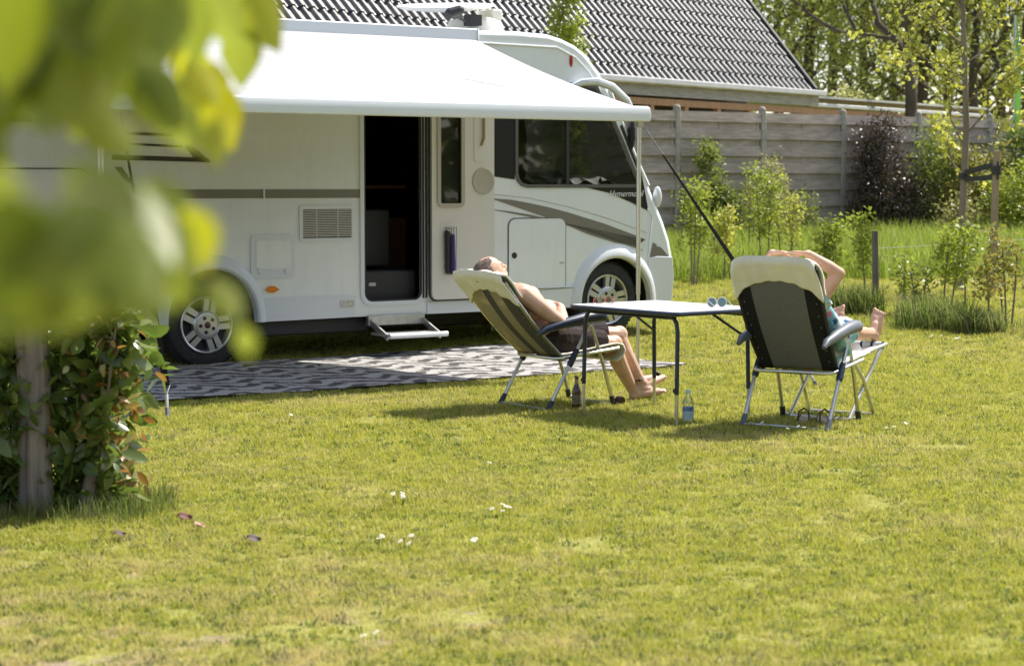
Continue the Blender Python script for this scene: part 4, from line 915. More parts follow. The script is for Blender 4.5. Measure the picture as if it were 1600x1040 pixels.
def head(m, c, crown, face, s=1.0):     # c centre of the skull, crown and face unit directions
    crown = Vector(crown).normalized(); face = (Vector(face) - crown * Vector(face).dot(crown)).normalized(); sd_ = crown.cross(face)
    R3 = Matrix((face, sd_, crown)).transposed(); c = Vector(c)
    def q(f, l, u): return c + (face * f + sd_ * l + crown * u) * s
    m.ell(q(-.012, 0, .025), (.098 * s, .076 * s, .092 * s), R3, 18); m.ell(q(.018, 0, -.03), (.072 * s, .063 * s, .078 * s), R3, 16)
    m.cap(q(.052, 0, -.092), q(.01, 0, -.07), .026 * s, .05 * s, 10)              # chin and jaw
    m.cap(q(.0, .045, -.05), q(.045, .018, -.088), .024 * s, .02 * s, 8); m.cap(q(.0, -.045, -.05), q(.045, -.018, -.088), .024 * s, .02 * s, 8)
    m.cap(q(.083, 0, .010), q(.106, 0, -.028), .009 * s, .013 * s, 8); m.ell(q(.096, .012, -.034), (.009 * s,) * 3); m.ell(q(.096, -.012, -.034), (.009 * s,) * 3)
    m.cap(q(.075, .035, .022), q(.082, .008, .020), .011 * s, .010 * s, 8); m.cap(q(.075, -.035, .022), q(.082, -.008, .020), .011 * s, .010 * s, 8)
    for l in (-.031, .031): m.ell(q(.073, l, .002), (.012 * s, .016 * s, .011 * s), R3, 10)
    m.cap(q(.083, -.018, -.060), q(.083, .018, -.060), .0075 * s, .0075 * s, 8); m.cap(q(.080, -.015, -.071), q(.080, .015, -.071), .008 * s, .008 * s, 8)
    for l in (-1, 1): m.ell(q(-.008, l * .077, -.008), (.018 * s, .008 * s, .030 * s), R3, 12)
    return q, R3
# --- the man
man = empty('person', (*MC, 0), MA, 'bare chested man in dark shorts dozing in the striped camp chair', 'person')
d2 = V(-.668, 0, .744); n2 = V(.744, 0, .668); b0_ = V(-.10, 0, .35) + n2 * .115
m = MB()
m.cap(b0_ + V(.045, -.075, .0), b0_ + V(.045, .075, .0), .118, .118); m.cap(b0_ + d2 * .16 + V(0, -.055, 0) + n2 * .01, b0_ + d2 * .16 + V(0, .055, 0) + n2 * .01, .128, .128)
m.ell(b0_ + d2 * .17 + n2 * .065, (.135, .135, .12)); m.cap(b0_ + d2 * .34 + V(0, -.085, 0), b0_ + d2 * .34 + V(0, .085, 0), .112, .112)
m.cap(b0_ + d2 * .43 + V(0, -.11, 0) - n2 * .005, b0_ + d2 * .43 + V(0, .11, 0) - n2 * .005, .085, .085)
m.ell(b0_ + d2 * .37 + n2 * .055 + V(0, -.07, 0), (.07, .08, .07)); m.ell(b0_ + d2 * .37 + n2 * .055 + V(0, .07, 0), (.07, .08, .07))
hc_ = V(-.472, 0, .892)
m.cap(b0_ + d2 * .46, hc_ + V(.03, 0, -.05), .062, .055)
q_, R3 = head(m, hc_, (-.60, .04, .80), (.80, .0, .60), 1.02)
for s_ in (-1, 1):
    sh = V(-.352, s_ * .175, .765); el = V(-.10, s_ * .262, .565); wr = V(.005, s_ * .10, .655)
    m.cap(sh, sh.lerp(el, .45), .064, .058); m.cap(sh.lerp(el, .45), el, .058, .045); m.ell(el, (.047,) * 3); m.cap(el, el.lerp(wr, .4), .047, .045); m.cap(el.lerp(wr, .4), wr, .045, .029)
    m.cap(sh, b0_ + d2 * .45 + V(0, s_ * .09, 0), .055, .07)
    hw = wr + V(.004, 0, .008 if s_ < 0 else -.0)
    hand(m, hw + V(0, -s_ * .01, .01 * (s_ < 0)), (-.15, -s_, .18 if s_ < 0 else .10), (.85, 0, -.3), (.35, 0, .9), .28, 1, 1.0)
# legs: left knee up, left ankle resting over the right one
def leg(hip, knee, ank, rt=.086, rk=.061, rc=.058, ra=.038):
    m.cap(hip, hip.lerp(knee, .5), rt, (rt + rk) / 2 + .004); m.cap(hip.lerp(knee, .5), knee, (rt + rk) / 2 + .004, rk); m.ell(knee + V(.012, 0, .008), (rk, rk * .95, rk))
    cf = knee.lerp(ank, .33); dn = (ank - knee).normalized(); bk = V(-dn.z, 0, dn.x) if dn.z < 0 else V(dn.z, 0, -dn.x)
    bk = V(-.6, 0, -.5).normalized(); m.cap(knee, cf + bk * .012, rk * .92, rc); m.cap(cf + bk * .012, ank, rc, ra)
aL = V(.672, -.085, .135); aR = V(.612, -.075, .085)
leg(V(.02, .085, .45), V(.535, -.015, .445), aL); leg(V(.0, -.09, .435), V(.405, -.135, .395), aR)
foot(m, aL, (.675, -.10, .095), (.855, -.075, .14), (-.35, 0, .9), (-.1, -1, .1))
foot(m, aR, (.615, -.085, .040), (.79, -.140, .060), (-.25, 0, .95), (-.2, -1, .0))
mbod = body_obj(m, 'body', sk_m, man, .0055, 5)
# hair of the man: short, greying brown
hm = varied('short_brown_hair', (.075, .052, .04), (.24, .18, .145), 60, .85, bmp=.8, spec=.2)
hb = MB(); hb.ell(q_(-.034, 0, .030), (.090, .079, .089), R3, 20); hb.ell(q_(-.05, 0, -.02), (.062, .073, .065), R3, 16)
hb.ell(q_(-.012, 0, .073), (.070, .066, .044), R3, 14)
body_obj(hb, 'hair', hm, man, .006, 3)
sh_m = MB()
for (a, b_, c_) in ((V(.02, .085, .455), V(.44, .008, .46), .095), (V(.0, -.09, .44), V(.33, -.125, .415), .095)):
    sh_m.cap(a, a.lerp(b_, .6), .104, .092); sh_m.tube([a.lerp(b_, .5), b_], .09, 14, rr=[.094, .086])
sh_m.cap(b0_ + V(.04, -.075, .0), b0_ + V(.04, .075, .0), .126, .126); sh_m.cap(b0_ + d2 * .08 + V(0, -.06, 0), b0_ + d2 * .08 + V(0, .06, 0), .128, .128)
body_obj(sh_m, 'shorts', varied('dark_brown_cotton', (.035, .027, .026), (.06, .048, .045), 25, .9, bmp=.5, bd=.01, spec=.1), man, .007, 3)
MB().tube([V(.66, -.085, .15) + V(.034 * math.cos(t), .036 * math.sin(t), .012 * math.cos(t)) for t in [2 * math.pi * k / 16 for k in range(16)]], .004, 6, closed=True).ell(V(.64, -.125, .145), (.010, .007, .010)).build('ankle_bracelet', M['black'], man)
# --- the woman
wom = empty('person', (*WC, 0), WA, 'woman in a turquoise flowered dress resting in the charcoal camp chair, hands on head', 'person')
d3 = V(-.513, 0, .858); n3 = V(.858, 0, .513); c0 = V(-.02, 0, .35) + n3 * .11
m = MB()
m.cap(c0 + V(.05, -.08, .02), c0 + V(.05, .08, .02), .112, .112); m.cap(c0 + d3 * .14 + V(0, -.05, .01), c0 + d3 * .14 + V(0, .05, .01), .10, .10)
m.cap(c0 + d3 * .30 + V(0, -.06, .0), c0 + d3 * .30 + V(0, .06, .0), .10, .10); m.cap(c0 + d3 * .38 + V(0, -.10, 0), c0 + d3 * .38 + V(0, .10, 0), .07, .07)
hw_ = V(-.185, 0, .895)
m.cap(c0 + d3 * .40, hw_ + V(.0, 0, -.05), .05, .047)
qw, R3w = head(m, hw_, (-.42, 0, .9), (.9, 0, .42), .95)
for s_ in (-1, 1):
    sh = V(-.115, s_ * .155, .755); el = V(-.035, s_ * .262, .935); wr = V(-.165, s_ * .115, 1.055)
    m.cap(sh, sh.lerp(el, .5), .050, .046); m.cap(sh.lerp(el, .5), el, .046, .037); m.ell(el, (.038,) * 3); m.cap(el, el.lerp(wr, .35), .037, .038); m.cap(el.lerp(wr, .35), wr, .038, .024)
    m.cap(sh, c0 + d3 * .36 + V(0, s_ * .09, 0), .050, .06)
    hand(m, wr, (-.22, -s_, .06), (-.9, 0, .10), (0, 0, 1), .16, 1, .95)
for s_, knee, ank, heel, ball in ((-1, V(.50, -.115, .555), V(.80, -.145, .515), (.835, -.150, .485), (.868, -.155, .61)), (1, V(.50, .10, .56), V(.79, .105, .53), (.825, .11, .50), (.865, .115, .625))):
    hip = V(.10, s_ * .085, .47); m.cap(hip, hip.lerp(knee, .5), .085, .070); m.cap(hip.lerp(knee, .5), knee, .070, .052)
    m.cap(knee, knee.lerp(ank, .35) + V(0, 0, -.012), .050, .050); m.cap(knee.lerp(ank, .35) + V(0, 0, -.012), ank, .050, .033)
    foot(m, ank, heel, ball, (-.95, 0, .15), (0, s_, 0), .038)
body_obj(m, 'body', sk_w, wom, .0055, 5)
hh = MB(); hh.ell(qw(-.028, 0, .035), (.094, .084, .092), R3w, 20); hh.ell(qw(-.05, 0, -.04), (.06, .08, .09), R3w, 16)
body_obj(hh, 'hair', varied('grey_blond_hair', (.25, .19, .12), (.42, .34, .24), 50, .8, bmp=.8), wom, .007, 3)
dress_m = mat('flowered_turquoise_cotton', (.25, .55, .6), .85, 0, .15); vv = coords(dress_m); n, L, b = nodes(dress_m)
vo_ = n.new('ShaderNodeTexVoronoi'); vo_.inputs['Scale'].default_value = 12; L.new(vv, vo_.inputs['Vector'])
f1 = noise_tex(dress_m, vv, 13, 3); basec = ramp(dress_m, f1, [(.40, (.16, .38, .42)), (.50, (.25, .48, .52)), (.55, (.58, .62, .60)), (.68, (.68, .68, .66))])
flow = ramp(dress_m, math_n(dress_m, 'ADD', vo_.outputs['Distance'], math_n(dress_m, 'MULTIPLY', noise_tex(dress_m, vv, 70, 2), .25)), [(.0, (1, 1, 1)), (.42, (1, 1, 1)), (.46, (0, 0, 0))])
fcol = ramp(dress_m, vo_.outputs['Color'], [(.2, (.03, .10, .20)), (.45, (.03, .10, .20)), (.5, (.60, .22, .32)), (.8, (.10, .30, .38))], 'CONSTANT')
L.new(mixc(dress_m, flow, basec, fcol), b.inputs['Base Color'])
dm = MB(); dm.cap(c0 + V(.05, -.10, .02), c0 + V(.05, .10, .02), .125, .125); dm.cap(c0 + d3 * .15 + V(0, -.07, .01), c0 + d3 * .15 + V(0, .07, .01), .112, .112)
dm.cap(c0 + d3 * .30 + V(0, -.09, .0), c0 + d3 * .30 + V(0, .09, .0), .108, .108); dm.cap(c0 + d3 * .37 + V(0, -.11, -.0), c0 + d3 * .37 + V(0, .11, -.0), .078, .078)
for s_ in (-1, 1):
    a = V(.10, s_ * .09, .47); b_ = V(.43, s_ * .115, .56); dm.cap(a, a.lerp(b_, .6), .104, .095); dm.tube([a.lerp(b_, .5), b_], .09, 14, rr=[.098, .095])
    dm.tube([V(-.12, s_ * .13, .72), V(-.095, s_ * .200, .80)], .06, 14, rr=[.072, .066])
    dm.tube([V(-.06, s_ * .17, .74), V(.0, s_ * .205, .64), V(.06, s_ * .235, .52), V(.14, s_ * .24, .44)], .05, 12, rr=[.04, .052, .055, .04])
body_obj(dm, 'dress', dress_m, wom, .007, 3)

# ================================================================== FENCE
E0 = Vector((3.4, 33.0)); ED = Vector((math.cos(PHI), math.sin(PHI)))
def fence_s(px):
    k = (px - 800) / F; return (k * E0.y - E0.x) / (ED.x - k * ED.y)
s0 = fence_s(1056)
wood_g = varied('weathered_grey_planks', (.32, .26, .23), (.54, .455, .41), 3.0, .9, (1, 1, 9), bmp=.4, detail=8, bd=.006, spec=.1)
_fl = noise_tex(wood_g, coords(wood_g, 'Object', (1, 1, 2)), .9, 5, .7); _cr = [x for x in wood_g.node_tree.nodes if x.type == 'VALTORGB'][0].outputs[0]
wood_g.node_tree.links.new(mixc(wood_g, ramp(wood_g, _fl, [(.42, (0, 0, 0)), (.72, (.6, .6, .6))]), _cr, (.17, .16, .12)), nodes(wood_g)[2].inputs['Base Color'])
fence_z = 0.62
fe = empty('plank_fence', (E0.x, E0.y, 0), PHI, 'weathered grey overlapping plank fence with concrete posts behind the uncut grass', 'fence')
npan = 14; start = s0 - 1.85 * 4; rf_ = random.Random(2)
for i in range(npan + 1):
    x = start + i * 1.85
    pm = MB().box((x, 0, fence_z + .98), (.095, .10, 2.16)); pm.lathe([(.062, 0), (.058, .03), (.038, .055), (0, .065)], (x, 0, fence_z + 2.06), 'z', 12, rot=Matrix.Scale(1, 3))
    pm.build('post', varied('concrete_post', (.30, .27, .235), (.43, .39, .34), 14, .9, bmp=.3) if i == 0 else bpy.data.materials['concrete_post'], fe, bevel=.012)
    if i == npan: break
    m = MB()
    for r_ in range(7):
        z = fence_z + .05 + r_ * .28; j = rf_.uniform(-.004, .004)
        m.box((x + .925, .012, z + .075), (1.74, .02, .17)); m.box((x + .925, -.030 + j, z + .205), (1.74, .018, .165), Matrix.Rotation(R(-6 + rf_.uniform(-1, 1)), 3, 'X'))
    for q in (.10, .925, 1.75): m.box((x + q, -.002, fence_z + 1.0), (.055, .014, 1.96))
    m.build('plank_panel', wood_g, fe, smooth=0)
    m = MB().box((x + .925, 0, fence_z - .1), (1.76, .05, .30)); m.build('base_board', varied('dark_base_board', (.08, .055, .04), (.14, .10, .075), 3, .9, (1, 1, 8)) if i == 0 else bpy.data.materials['dark_base_board'], fe, smooth=0)

# ================================================================== HOUSE behind the fence
HX, HY, HZ = 6.58, 44.0, 3.46
ea = math.atan2(.798, .603)                    # eave direction
house = empty('tiled_house', (HX, HY, 0), ea, 'house with a steep black tiled roof and bare timber eaves behind the fence', 'house')
# own axes: -x runs along the eave towards the camera, +y up the slope
pitch = R(50); cp, sp3 = math.cos(pitch), math.sin(pitch)
tile_m = mat('black_glazed_tiles', (.028, .03, .036), .34, 0, .45)
f_ = noise_tex(tile_m, coords(tile_m), 1.4, 4); f2_ = noise_tex(tile_m, coords(tile_m), 60, 2)
f3_ = noise_tex(tile_m, coords(tile_m), 4.5, 1, .3); tile_m.node_tree.links.new(mixc(tile_m, ramp(tile_m, f3_, [(.42, (0, 0, 0)), (.62, (1, 1, 1))]), ramp(tile_m, f_, [(.3, (.018, .02, .026)), (.6, (.035, .037, .043)), (.75, (.06, .062, .05))]), (.07, .068, .066)), nodes(tile_m)[2].inputs['Base Color'])
tile_m.node_tree.links.new(ramp(tile_m, f_, [(.3, (.36,) * 3), (.7, (.48,) * 3)]), nodes(tile_m)[2].inputs['Roughness'])
m = MB(); TW, TC = .235, .345; ncol, nrow = 72, 19
prof_t = [(0, .0), (.10, .018), (.25, .045), (.42, .062), (.58, .055), (.70, .025), (.78, .004), (.9, -.004)]
for r_ in range(nrow):
    jit = 0
    for c_ in range(ncol):
        x0 = -c_ * TW; b = len(m.v); k = len(prof_t) + 1
        pts_ = prof_t + [(1.0, 0.0)]
        for (q, h) in pts_:
            x = x0 - q * TW
            for (v, o) in ((r_ * TC - .03, .028), ((r_ + 1) * TC - .03, .0)):
                m.v.append((x, v * cp - (h + o) * sp3, HZ + v * sp3 + (h + o) * cp))
            v = r_ * TC - .03; m.v.append((x, v * cp - (h + .012) * sp3, HZ + v * sp3 + (h + .012) * cp))
        for i in range(k - 1):
            a = b + i * 3; m.f.append((a, a + 1, a + 4, a + 3)); m.m.append(0); m.f.append((a, a + 3, a + 5, a + 2)); m.m.append(0)
roof = m.build('roof', tile_m, house, smooth=40)
rb = MB(); W_ = ncol * TW; HT = nrow * TC
rb.add([(0.03, 0, HZ - .05), (-W_, 0, HZ - .05), (-W_, HT * cp, HZ - .05 + HT * sp3), (.03, HT * cp, HZ - .05 + HT * sp3)], [(0, 1, 2, 3)])
rb.add([(0.03, HT * cp, HZ - .05 + HT * sp3), (-W_, HT * cp, HZ - .05 + HT * sp3), (-W_, 2 * HT * cp, HZ - .05), (.03, 2 * HT * cp, HZ - .05)], [(0, 1, 2, 3)])
rb.build('rear_roof', M['black'], house, smooth=0)
for xv in (0.02, -W_ - .02):
    vm = MB(); vm.beam((xv, -.05, HZ - .02), (xv, HT * cp, HZ + HT * sp3 - .02), .05, .18, (0, -sp3, cp)); vm.tube([(xv, -.05 - .04, HZ + .05), (xv, HT * cp, HZ + HT * sp3 + .07)], .06, 8)
    vm.build('verge', M['black'], house)
zinc = varied('zinc_gutter', (.38, .38, .39), (.48, .48, .49), 4, .5, metal=.2)
MB().box((-W_ / 2 + .1, -.14, HZ - .03), (W_ + .45, .14, .12)).build('gutter', zinc, house, bevel=.02)
MB().box((-W_ / 2 + .05, -.06, HZ - .20), (W_ + .3, .03, .22)).build('fascia', varied('grey_fascia_board', (.22, .205, .195), (.36, .335, .315), 3, .85, (1, 1, 6), bmp=.2), house, smooth=0)
tim = varied('orange_brown_timber', (.26, .13, .06), (.40, .23, .13), 3, .75, (6, 1, 1), bmp=.2)
MB().box((-W_ / 2, .0, HZ - .42), (W_, .10, .13)).build('wall_beam', tim, house, smooth=0)
for k in range(14): MB().box((-.2 - k * 1.25, .02, HZ - 1.0), (.13, .12, 1.1)).build('timber_post', tim, house, smooth=0)
MB().box((-W_ / 2, 1.6, 1.7), (W_ - .3, .1, 3.2)).box((-W_ / 2, .9, .9), (W_ - .3, .1, 1.2)).build('eave_shade_wall', mat('dark_eave_void', (.03, .022, .018), .9), house, smooth=0)  # near-black colour stands in for the shaded void under the eaves
# flat carport roof to the right
p0 = P(1262, 158, 44.2); p1 = P(1545, 170, 52)
cpt = empty('carport', (p0.x, p0.y, 0), math.atan2(p1.y - p0.y, p1.x - p0.x), 'low flat roofed open carport joined to the right end of the tiled house', 'carport')
Lc = math.hypot(p1.x - p0.x, p1.y - p0.y); z0 = 3.02
MB().box((Lc / 2, 0, z0 + .17), (Lc, .10, .09)).build('front_gutter', zinc, cpt, bevel=.02)
MB().box((Lc / 2 - .1, .03, z0 + .02), (Lc, .06, .16)).build('front_beam', tim, cpt, smooth=0)
MB().box((Lc / 2 + .3, 2.2, z0 + .36), (Lc, 4.3, .05)).build('roof_sheet', mat('pale_roof_sheet', (.42, .42, .40), .5), cpt, smooth=0)
MB().box((Lc / 2 + .2, .25, z0 + .31), (Lc, .06, .06)).build('roof_edge', varied('pale_timber', (.30, .2, .12), (.4, .3, .2), 3, .8), cpt, smooth=0)
for k in range(5): MB().box((.4 + k * 2.1, .1, z0 / 2 + .2), (.12, .12, z0 - .4)).build('carport_post', tim, cpt, smooth=0)

# ================================================================== VEGETATION
def leaf_object(name, Cn, Ln, m, parent=None, seed=0, flat=.35, droop=0.0, wid=.5, rnd=None, axis=None, hi=False, nup=0.4):
    rs = np.random.RandomState(seed); Cn = np.asarray(Cn, float); n = len(Cn); Ln = np.broadcast_to(np.asarray(Ln, float), (n,))
    a = rs.normal(0, 1, (n, 3)); a[:, 2] = a[:, 2] * flat - droop
    if axis is not None: a = a * .45 + axis
    a /= np.linalg.norm(a, axis=1)[:, None]
    nr = rs.normal(0, 1, (n, 3)); nr[:, 2] += nup * 2; b = np.cross(nr, a); b /= (np.linalg.norm(b, axis=1)[:, None] + 1e-9); nn = np.cross(a, b)
    L1 = Ln[:, None]; w_ = L1 * wid / 2
    if not hi:
        V_ = np.stack([Cn, Cn + a * L1 * .5 + b * w_ + nn * L1 * .06, Cn + a * L1 - nn * L1 * .05, Cn + a * L1 * .5 - b * w_ + nn * L1 * .06], 1); k = 4
        Fi = np.array([[0, 1, 2, 3]])
    else:
        def pt(t, s_, h): return Cn + a * L1 * t + b * w_ * s_ + nn * L1 * h
        V_ = np.stack([pt(0, 0, 0), pt(.22, .72, .03), pt(.5, 1, .03), pt(.8, .62, -.02), pt(1, 0, -.10), pt(.8, -.62, -.02), pt(.5, -1, .03), pt(.22, -.72, .03), pt(.22, 0, -.01), pt(.5, 0, -.02), pt(.8, 0, -.05)], 1); k = 11
        Fi = np.array([[0, 8, 1, 1], [8, 9, 2, 1], [9, 10, 3, 2], [10, 4, 3, 3], [0, 7, 8, 8], [7, 6, 9, 8], [6, 5, 10, 9], [5, 4, 10, 10]])
    verts = V_.reshape(-1, 3); base = (np.arange(n) * k)[:, None, None]
    me = bpy.data.meshes.new(name); me.vertices.add(len(verts)); me.vertices.foreach_set('co', verts.astype(np.float32).ravel())
    faces = []
    for f in Fi:
        u = list(dict.fromkeys(f.tolist())); faces.append(u)
    tot = sum(len(f) for f in faces) * n; me.loops.add(tot); me.polygons.add(len(faces) * n)
    li = []; ls = []; cnt = 0
    per = np.concatenate([np.array(f) for f in faces]); li = (per[None, :] + (np.arange(n) * k)[:, None]).ravel()
    sizes = np.array([len(f) for f in faces]); st = np.concatenate([[0], np.cumsum(sizes)[:-1]]); ls = (st[None, :] + (np.arange(n) * sizes.sum())[:, None]).ravel()
    me.loops.foreach_set('vertex_index', li.astype(np.int32)); me.polygons.foreach_set('loop_start', ls.astype(np.int32)); me.polygons.foreach_set('loop_total', np.tile(sizes, n).astype(np.int32))
    me.update(calc_edges=True); me.validate()
    q = rs.uniform(0, 1, n) if rnd is None else np.asarray(rnd)
    at = me.attributes.new('rnd', 'FLOAT', 'POINT'); at.data.foreach_set('value', np.repeat(q, k).astype(np.float32))
    if hi: me.shade_smooth()
    return link(name, me, m, parent)
def clumped(rs, n, centres, sig):       # leaf positions gathered into clumps
    c_ = np.asarray(centres)[rs.randint(0, len(centres), n)]; return c_ + rs.normal(0, 1, (n, 3)) * np.asarray(sig)
def limbs(mb, p, d, L, r, depth, rs, tips, spread=.6, up=.25, nseg=3, kids=(2, 3), taper=.65, mids=None):
    p = Vector(p); d = Vector(d).normalized(); path = [p.copy()]; rr = [r]
    for i in range(nseg):
        d = (d + Vector((rs.uniform(-1, 1), rs.uniform(-1, 1), rs.uniform(-.6, 1) * .5)) * .16 + Vector((0, 0, up * .15))).normalized()
        p = p + d * L / nseg; path.append(p.copy()); rr.append(r * (1 - (1 - taper) * (i + 1) / nseg))
        if mids is not None: mids.append(tuple(p))
    mb.tube(path, r, 6 if r < .05 else 8, rr=rr)
    if depth == 0: tips.append(tuple(p)); return
    for _ in range(rs.randint(*kids)):
        v = Vector((rs.uniform(-1, 1), rs.uniform(-1, 1), rs.uniform(-.5, .9))).normalized()
        st = path[rs.randint(1, nseg)] if rs.random() < .4 else p
        limbs(mb, st, (d + v * spread).normalized(), L * rs.uniform(.6, .85), r * taper * .75, depth - 1, rs, tips, spread, up, nseg, kids, taper, mids)
bark = varied('grey_brown_bark', (.15, .12, .095), (.28, .24, .19), 8, .95, (1, 1, .25), bmp=.6, bd=.02, spec=.1)
dark_bark = varied('dark_bark', (.06, .05, .04), (.12, .10, .08), 5, .95, (1, 1, .3), bmp=.6, bd=.03, spec=.1)
LM = {
 'olive': leaf_mat('olive_spring_leaves', [(.13, .155, .035), (.20, .23, .05), (.30, .31, .075)], .45, (.50, .54, .10)),
 'green': leaf_mat('mid_green_leaves', [(.09, .13, .03), (.17, .21, .04), (.27, .29, .07)], .45, (.40, .48, .08)),
 'yellow': leaf_mat('yellow_green_young_leaves', [(.28, .32, .05), (.42, .45, .09), (.58, .58, .20)], .45, (.62, .58, .06)),
 'pale': leaf_mat('pale_yellow_green_leaves', [(.24, .26, .07), (.34, .34, .11), (.42, .40, .16)], .4, (.5, .5, .15)),
 'dkgreen': leaf_mat('dark_green_leaves', [(.05, .08, .018), (.09, .13, .025), (.18, .21, .045)], .4, (.3, .4, .06)),
 'lime': leaf_mat('fresh_lime_leaves', [(.18, .24, .03), (.28, .33, .045), (.42, .43, .08)], .45, (.42, .52, .05)),
 'purple': leaf_mat('dark_purple_brown_leaves', [(.032, .030, .022), (.065, .054, .040), (.16, .13, .09)], .15, (.22, .12, .08), rough=.35),
 'bronze': leaf_mat('bronze_young_leaves', [(.17, .20, .04), (.25, .26, .06), (.28, .17, .07)], .4, (.5, .42, .06)),
}
def tree(name, x, y, h, cr, trunk_r, m, label, group=None, seed=0, nleaf=5000, ls=.16, base=None, lean=(0, 0), first=.35, cat='tree', depth=3, bk=None, squash=1.0, sig=.5, kids=(2, 3)):
    z = zg(x, y) if base is None else base; rs = random.Random(seed); e = empty(name, (x, y, z), 0, label, cat, group)
    mb = MB(); tips = []; mids = []
    pth = []; rr = []; n = 7
    for i in range(n + 1):
        t = i / n; pth.append((lean[0] * t + rs.uniform(-.1, .1) * t * cr * .3, lean[1] * t + rs.uniform(-.1, .1) * t * cr * .3, h * .8 * t - (.15 if i == 0 else 0))); rr.append(trunk_r * (1 - .75 * t))
    mb.tube(pth, trunk_r, 9, rr=rr)
    nb = 9
    for k in range(nb):
        t = first + (1 - first) * (k + .5) / nb; i = min(n - 1, int(t * n)); p = Vector(pth[i]).lerp(Vector(pth[i + 1]), t * n - i); a = k * 2.4 + rs.uniform(-.4, .4)
        limbs(mb, p, (math.cos(a), math.sin(a), .45 + .6 * t), cr * (.55 - .2 * t), trunk_r * (1 - .75 * t) * .55, depth - 1, rs, tips, .7, .3, 3, kids, mids=mids)
    limbs(mb, pth[-1], (0, 0, 1), cr * .4, trunk_r * .25, depth - 1, rs, tips, .7, .3, 3, kids, mids=mids)
    mb.build('trunk', bk or bark, e, smooth=60)
    if nleaf:
        nr_ = np.random.RandomState(seed + 1); tip = np.array(tips + mids[::3]); L_ = clumped(nr_, nleaf, tip, (sig, sig, sig * .7 * squash)); L_ = L_[L_[:, 2] > .1]
        leaf_object('crown', L_, nr_.uniform(.6, 1.3, len(L_)) * ls, m, e, seed + 2, flat=.6)
    return e
def shrub(name, x, y, w_, d_, h, m, label, seed, n=4000, ls=.06, cat='shrub', group=None, z=None, shape='dome', stems=7, low=.05, nclump=60, sig=.10, bk=None):
    z = zg(x, y) if z is None else z; e = empty(name, (x, y, z), PHI, label, cat, group); rs = np.random.RandomState(seed); r2 = random.Random(seed)
    cl_ = []
    while len(cl_) < nclump:
        q = rs.uniform(-1, 1, 3); q[2] = abs(q[2])
        if shape == 'dome' and q[0] ** 2 + q[1] ** 2 + q[2] ** 2.5 > 1: continue
        if shape == 'column' and q[0] ** 2 + q[1] ** 2 > 1 - .55 * q[2] ** 2: continue
        if shape == 'cone' and math.hypot(q[0], q[1]) > 1.05 - .85 * q[2]: continue
        cl_.append((q[0] * w_ / 2, q[1] * d_ / 2, low * h + q[2] * h * (1 - low) * .95))
    mb = MB()
    for k in range(stems):
        t = cl_[r2.randrange(len(cl_))]; b_ = (t[0] * .25, t[1] * .25, -.05); mdl = (t[0] * .55 + r2.uniform(-.05, .05), t[1] * .55, t[2] * .55)
        mb.tube([b_, mdl, t], .012, 5, rr=[.016 * max(.5, h / 1.5), .011, .004])
    mb.build('stem', bk or bark, e, smooth=60)
    P_ = clumped(rs, n, cl_, (sig, sig, sig)); P_ = P_[P_[:, 2] > .02]
    leaf_object('foliage', P_, rs.uniform(.6, 1.3, len(P_)) * ls, m, e, seed + 5, flat=.7)
    return e
def fpt(px, off=.45):      # a point just in front of the fence, at photo column px
    s = fence_s(px); p = E0 + ED * s; return p.x + off * UY, p.y - off * UX

# shrubs against the fence
x, y = fpt(1085, .35); shrub('climbing_shrub', x, y, .9, .5, 1.75, LM['green'], 'yellow-green shrub climbing the fence right beside the motorhome nose', 11, 3800, .075, shape='cone', nclump=46, sig=.09)
x, y = fpt(1108, .5); shrub('low_shrub', x, y, 1.5, .6, .9, LM['dkgreen'], 'low dark green bush at the foot of the fence behind the strap', 12, 2500, .07, nclump=40)
x, y = fpt(1172, .5); shrub('climbing_shrub', x, y, .55, .4, 1.45, LM['pale'], 'pale slender shrub against the second fence panel from the left', 13, 1200, .06, shape='column', nclump=26, sig=.09)
x, y = fpt(1215, .35); shrub('trailing_shrub', x, y, 1.7, .4, .95, LM['green'], 'dark green trailing branch lying along the fence left of the purple bush', 14, 2000, .06, nclump=30, sig=.08)
x, y = fpt(1340, .5); shrub('purple_bush', x, y, .90, .7, 2.15, LM['purple'], 'tall dark purple leaved bush in front of the fence', 15, 9000, .060, shape='column', nclump=110, sig=.10)
x, y = fpt(1372, .6); shrub('purple_bush', x, y, .95, .6, 1.2, LM['purple'], 'lower reddish purple bush leaning out to the right of the tall purple one', 16, 4000, .055, nclump=60, sig=.10)
x, y = fpt(1318, .6); shrub('purple_bush', x, y, .7, .6, 1.15, LM['purple'], 'small purple bush at the left foot of the tall purple bush', 17, 2600, .055, nclump=40, sig=.09)
specs = [(1425, .7, 1.1, 2.0, 'green', 'column', 'upright green shrub just right of the purple bushes', 3600), (1462, 1.0, 1.6, 1.9, 'bronze', 'dome', 'twiggy bronze green shrub behind the young tree', 3500),
         (1448, 2.2, 1.5, 1.25, 'lime', 'dome', 'low bright green bush in front of the bronze shrub', 4200), (1530, .8, 1.7, 2.05, 'dkgreen', 'dome', 'dense dark green shrub behind the wooden stake', 6500),
         (1590, 1.0, 1.7, 2.15, 'dkgreen', 'dome', 'dense dark green shrub at the right edge of the picture', 6500), (1575, 3.0, 1.7, 1.25, 'lime', 'dome', 'bright yellow-green bush low at the right edge', 5200),
         (1515, 2.8, 1.1, .95, 'bronze', 'dome', 'small bronze bush between the young tree and its stake', 2400), (1400, 1.6, 1.0, .75, 'pale', 'dome', 'small pale bush below the purple bushes', 1300)]
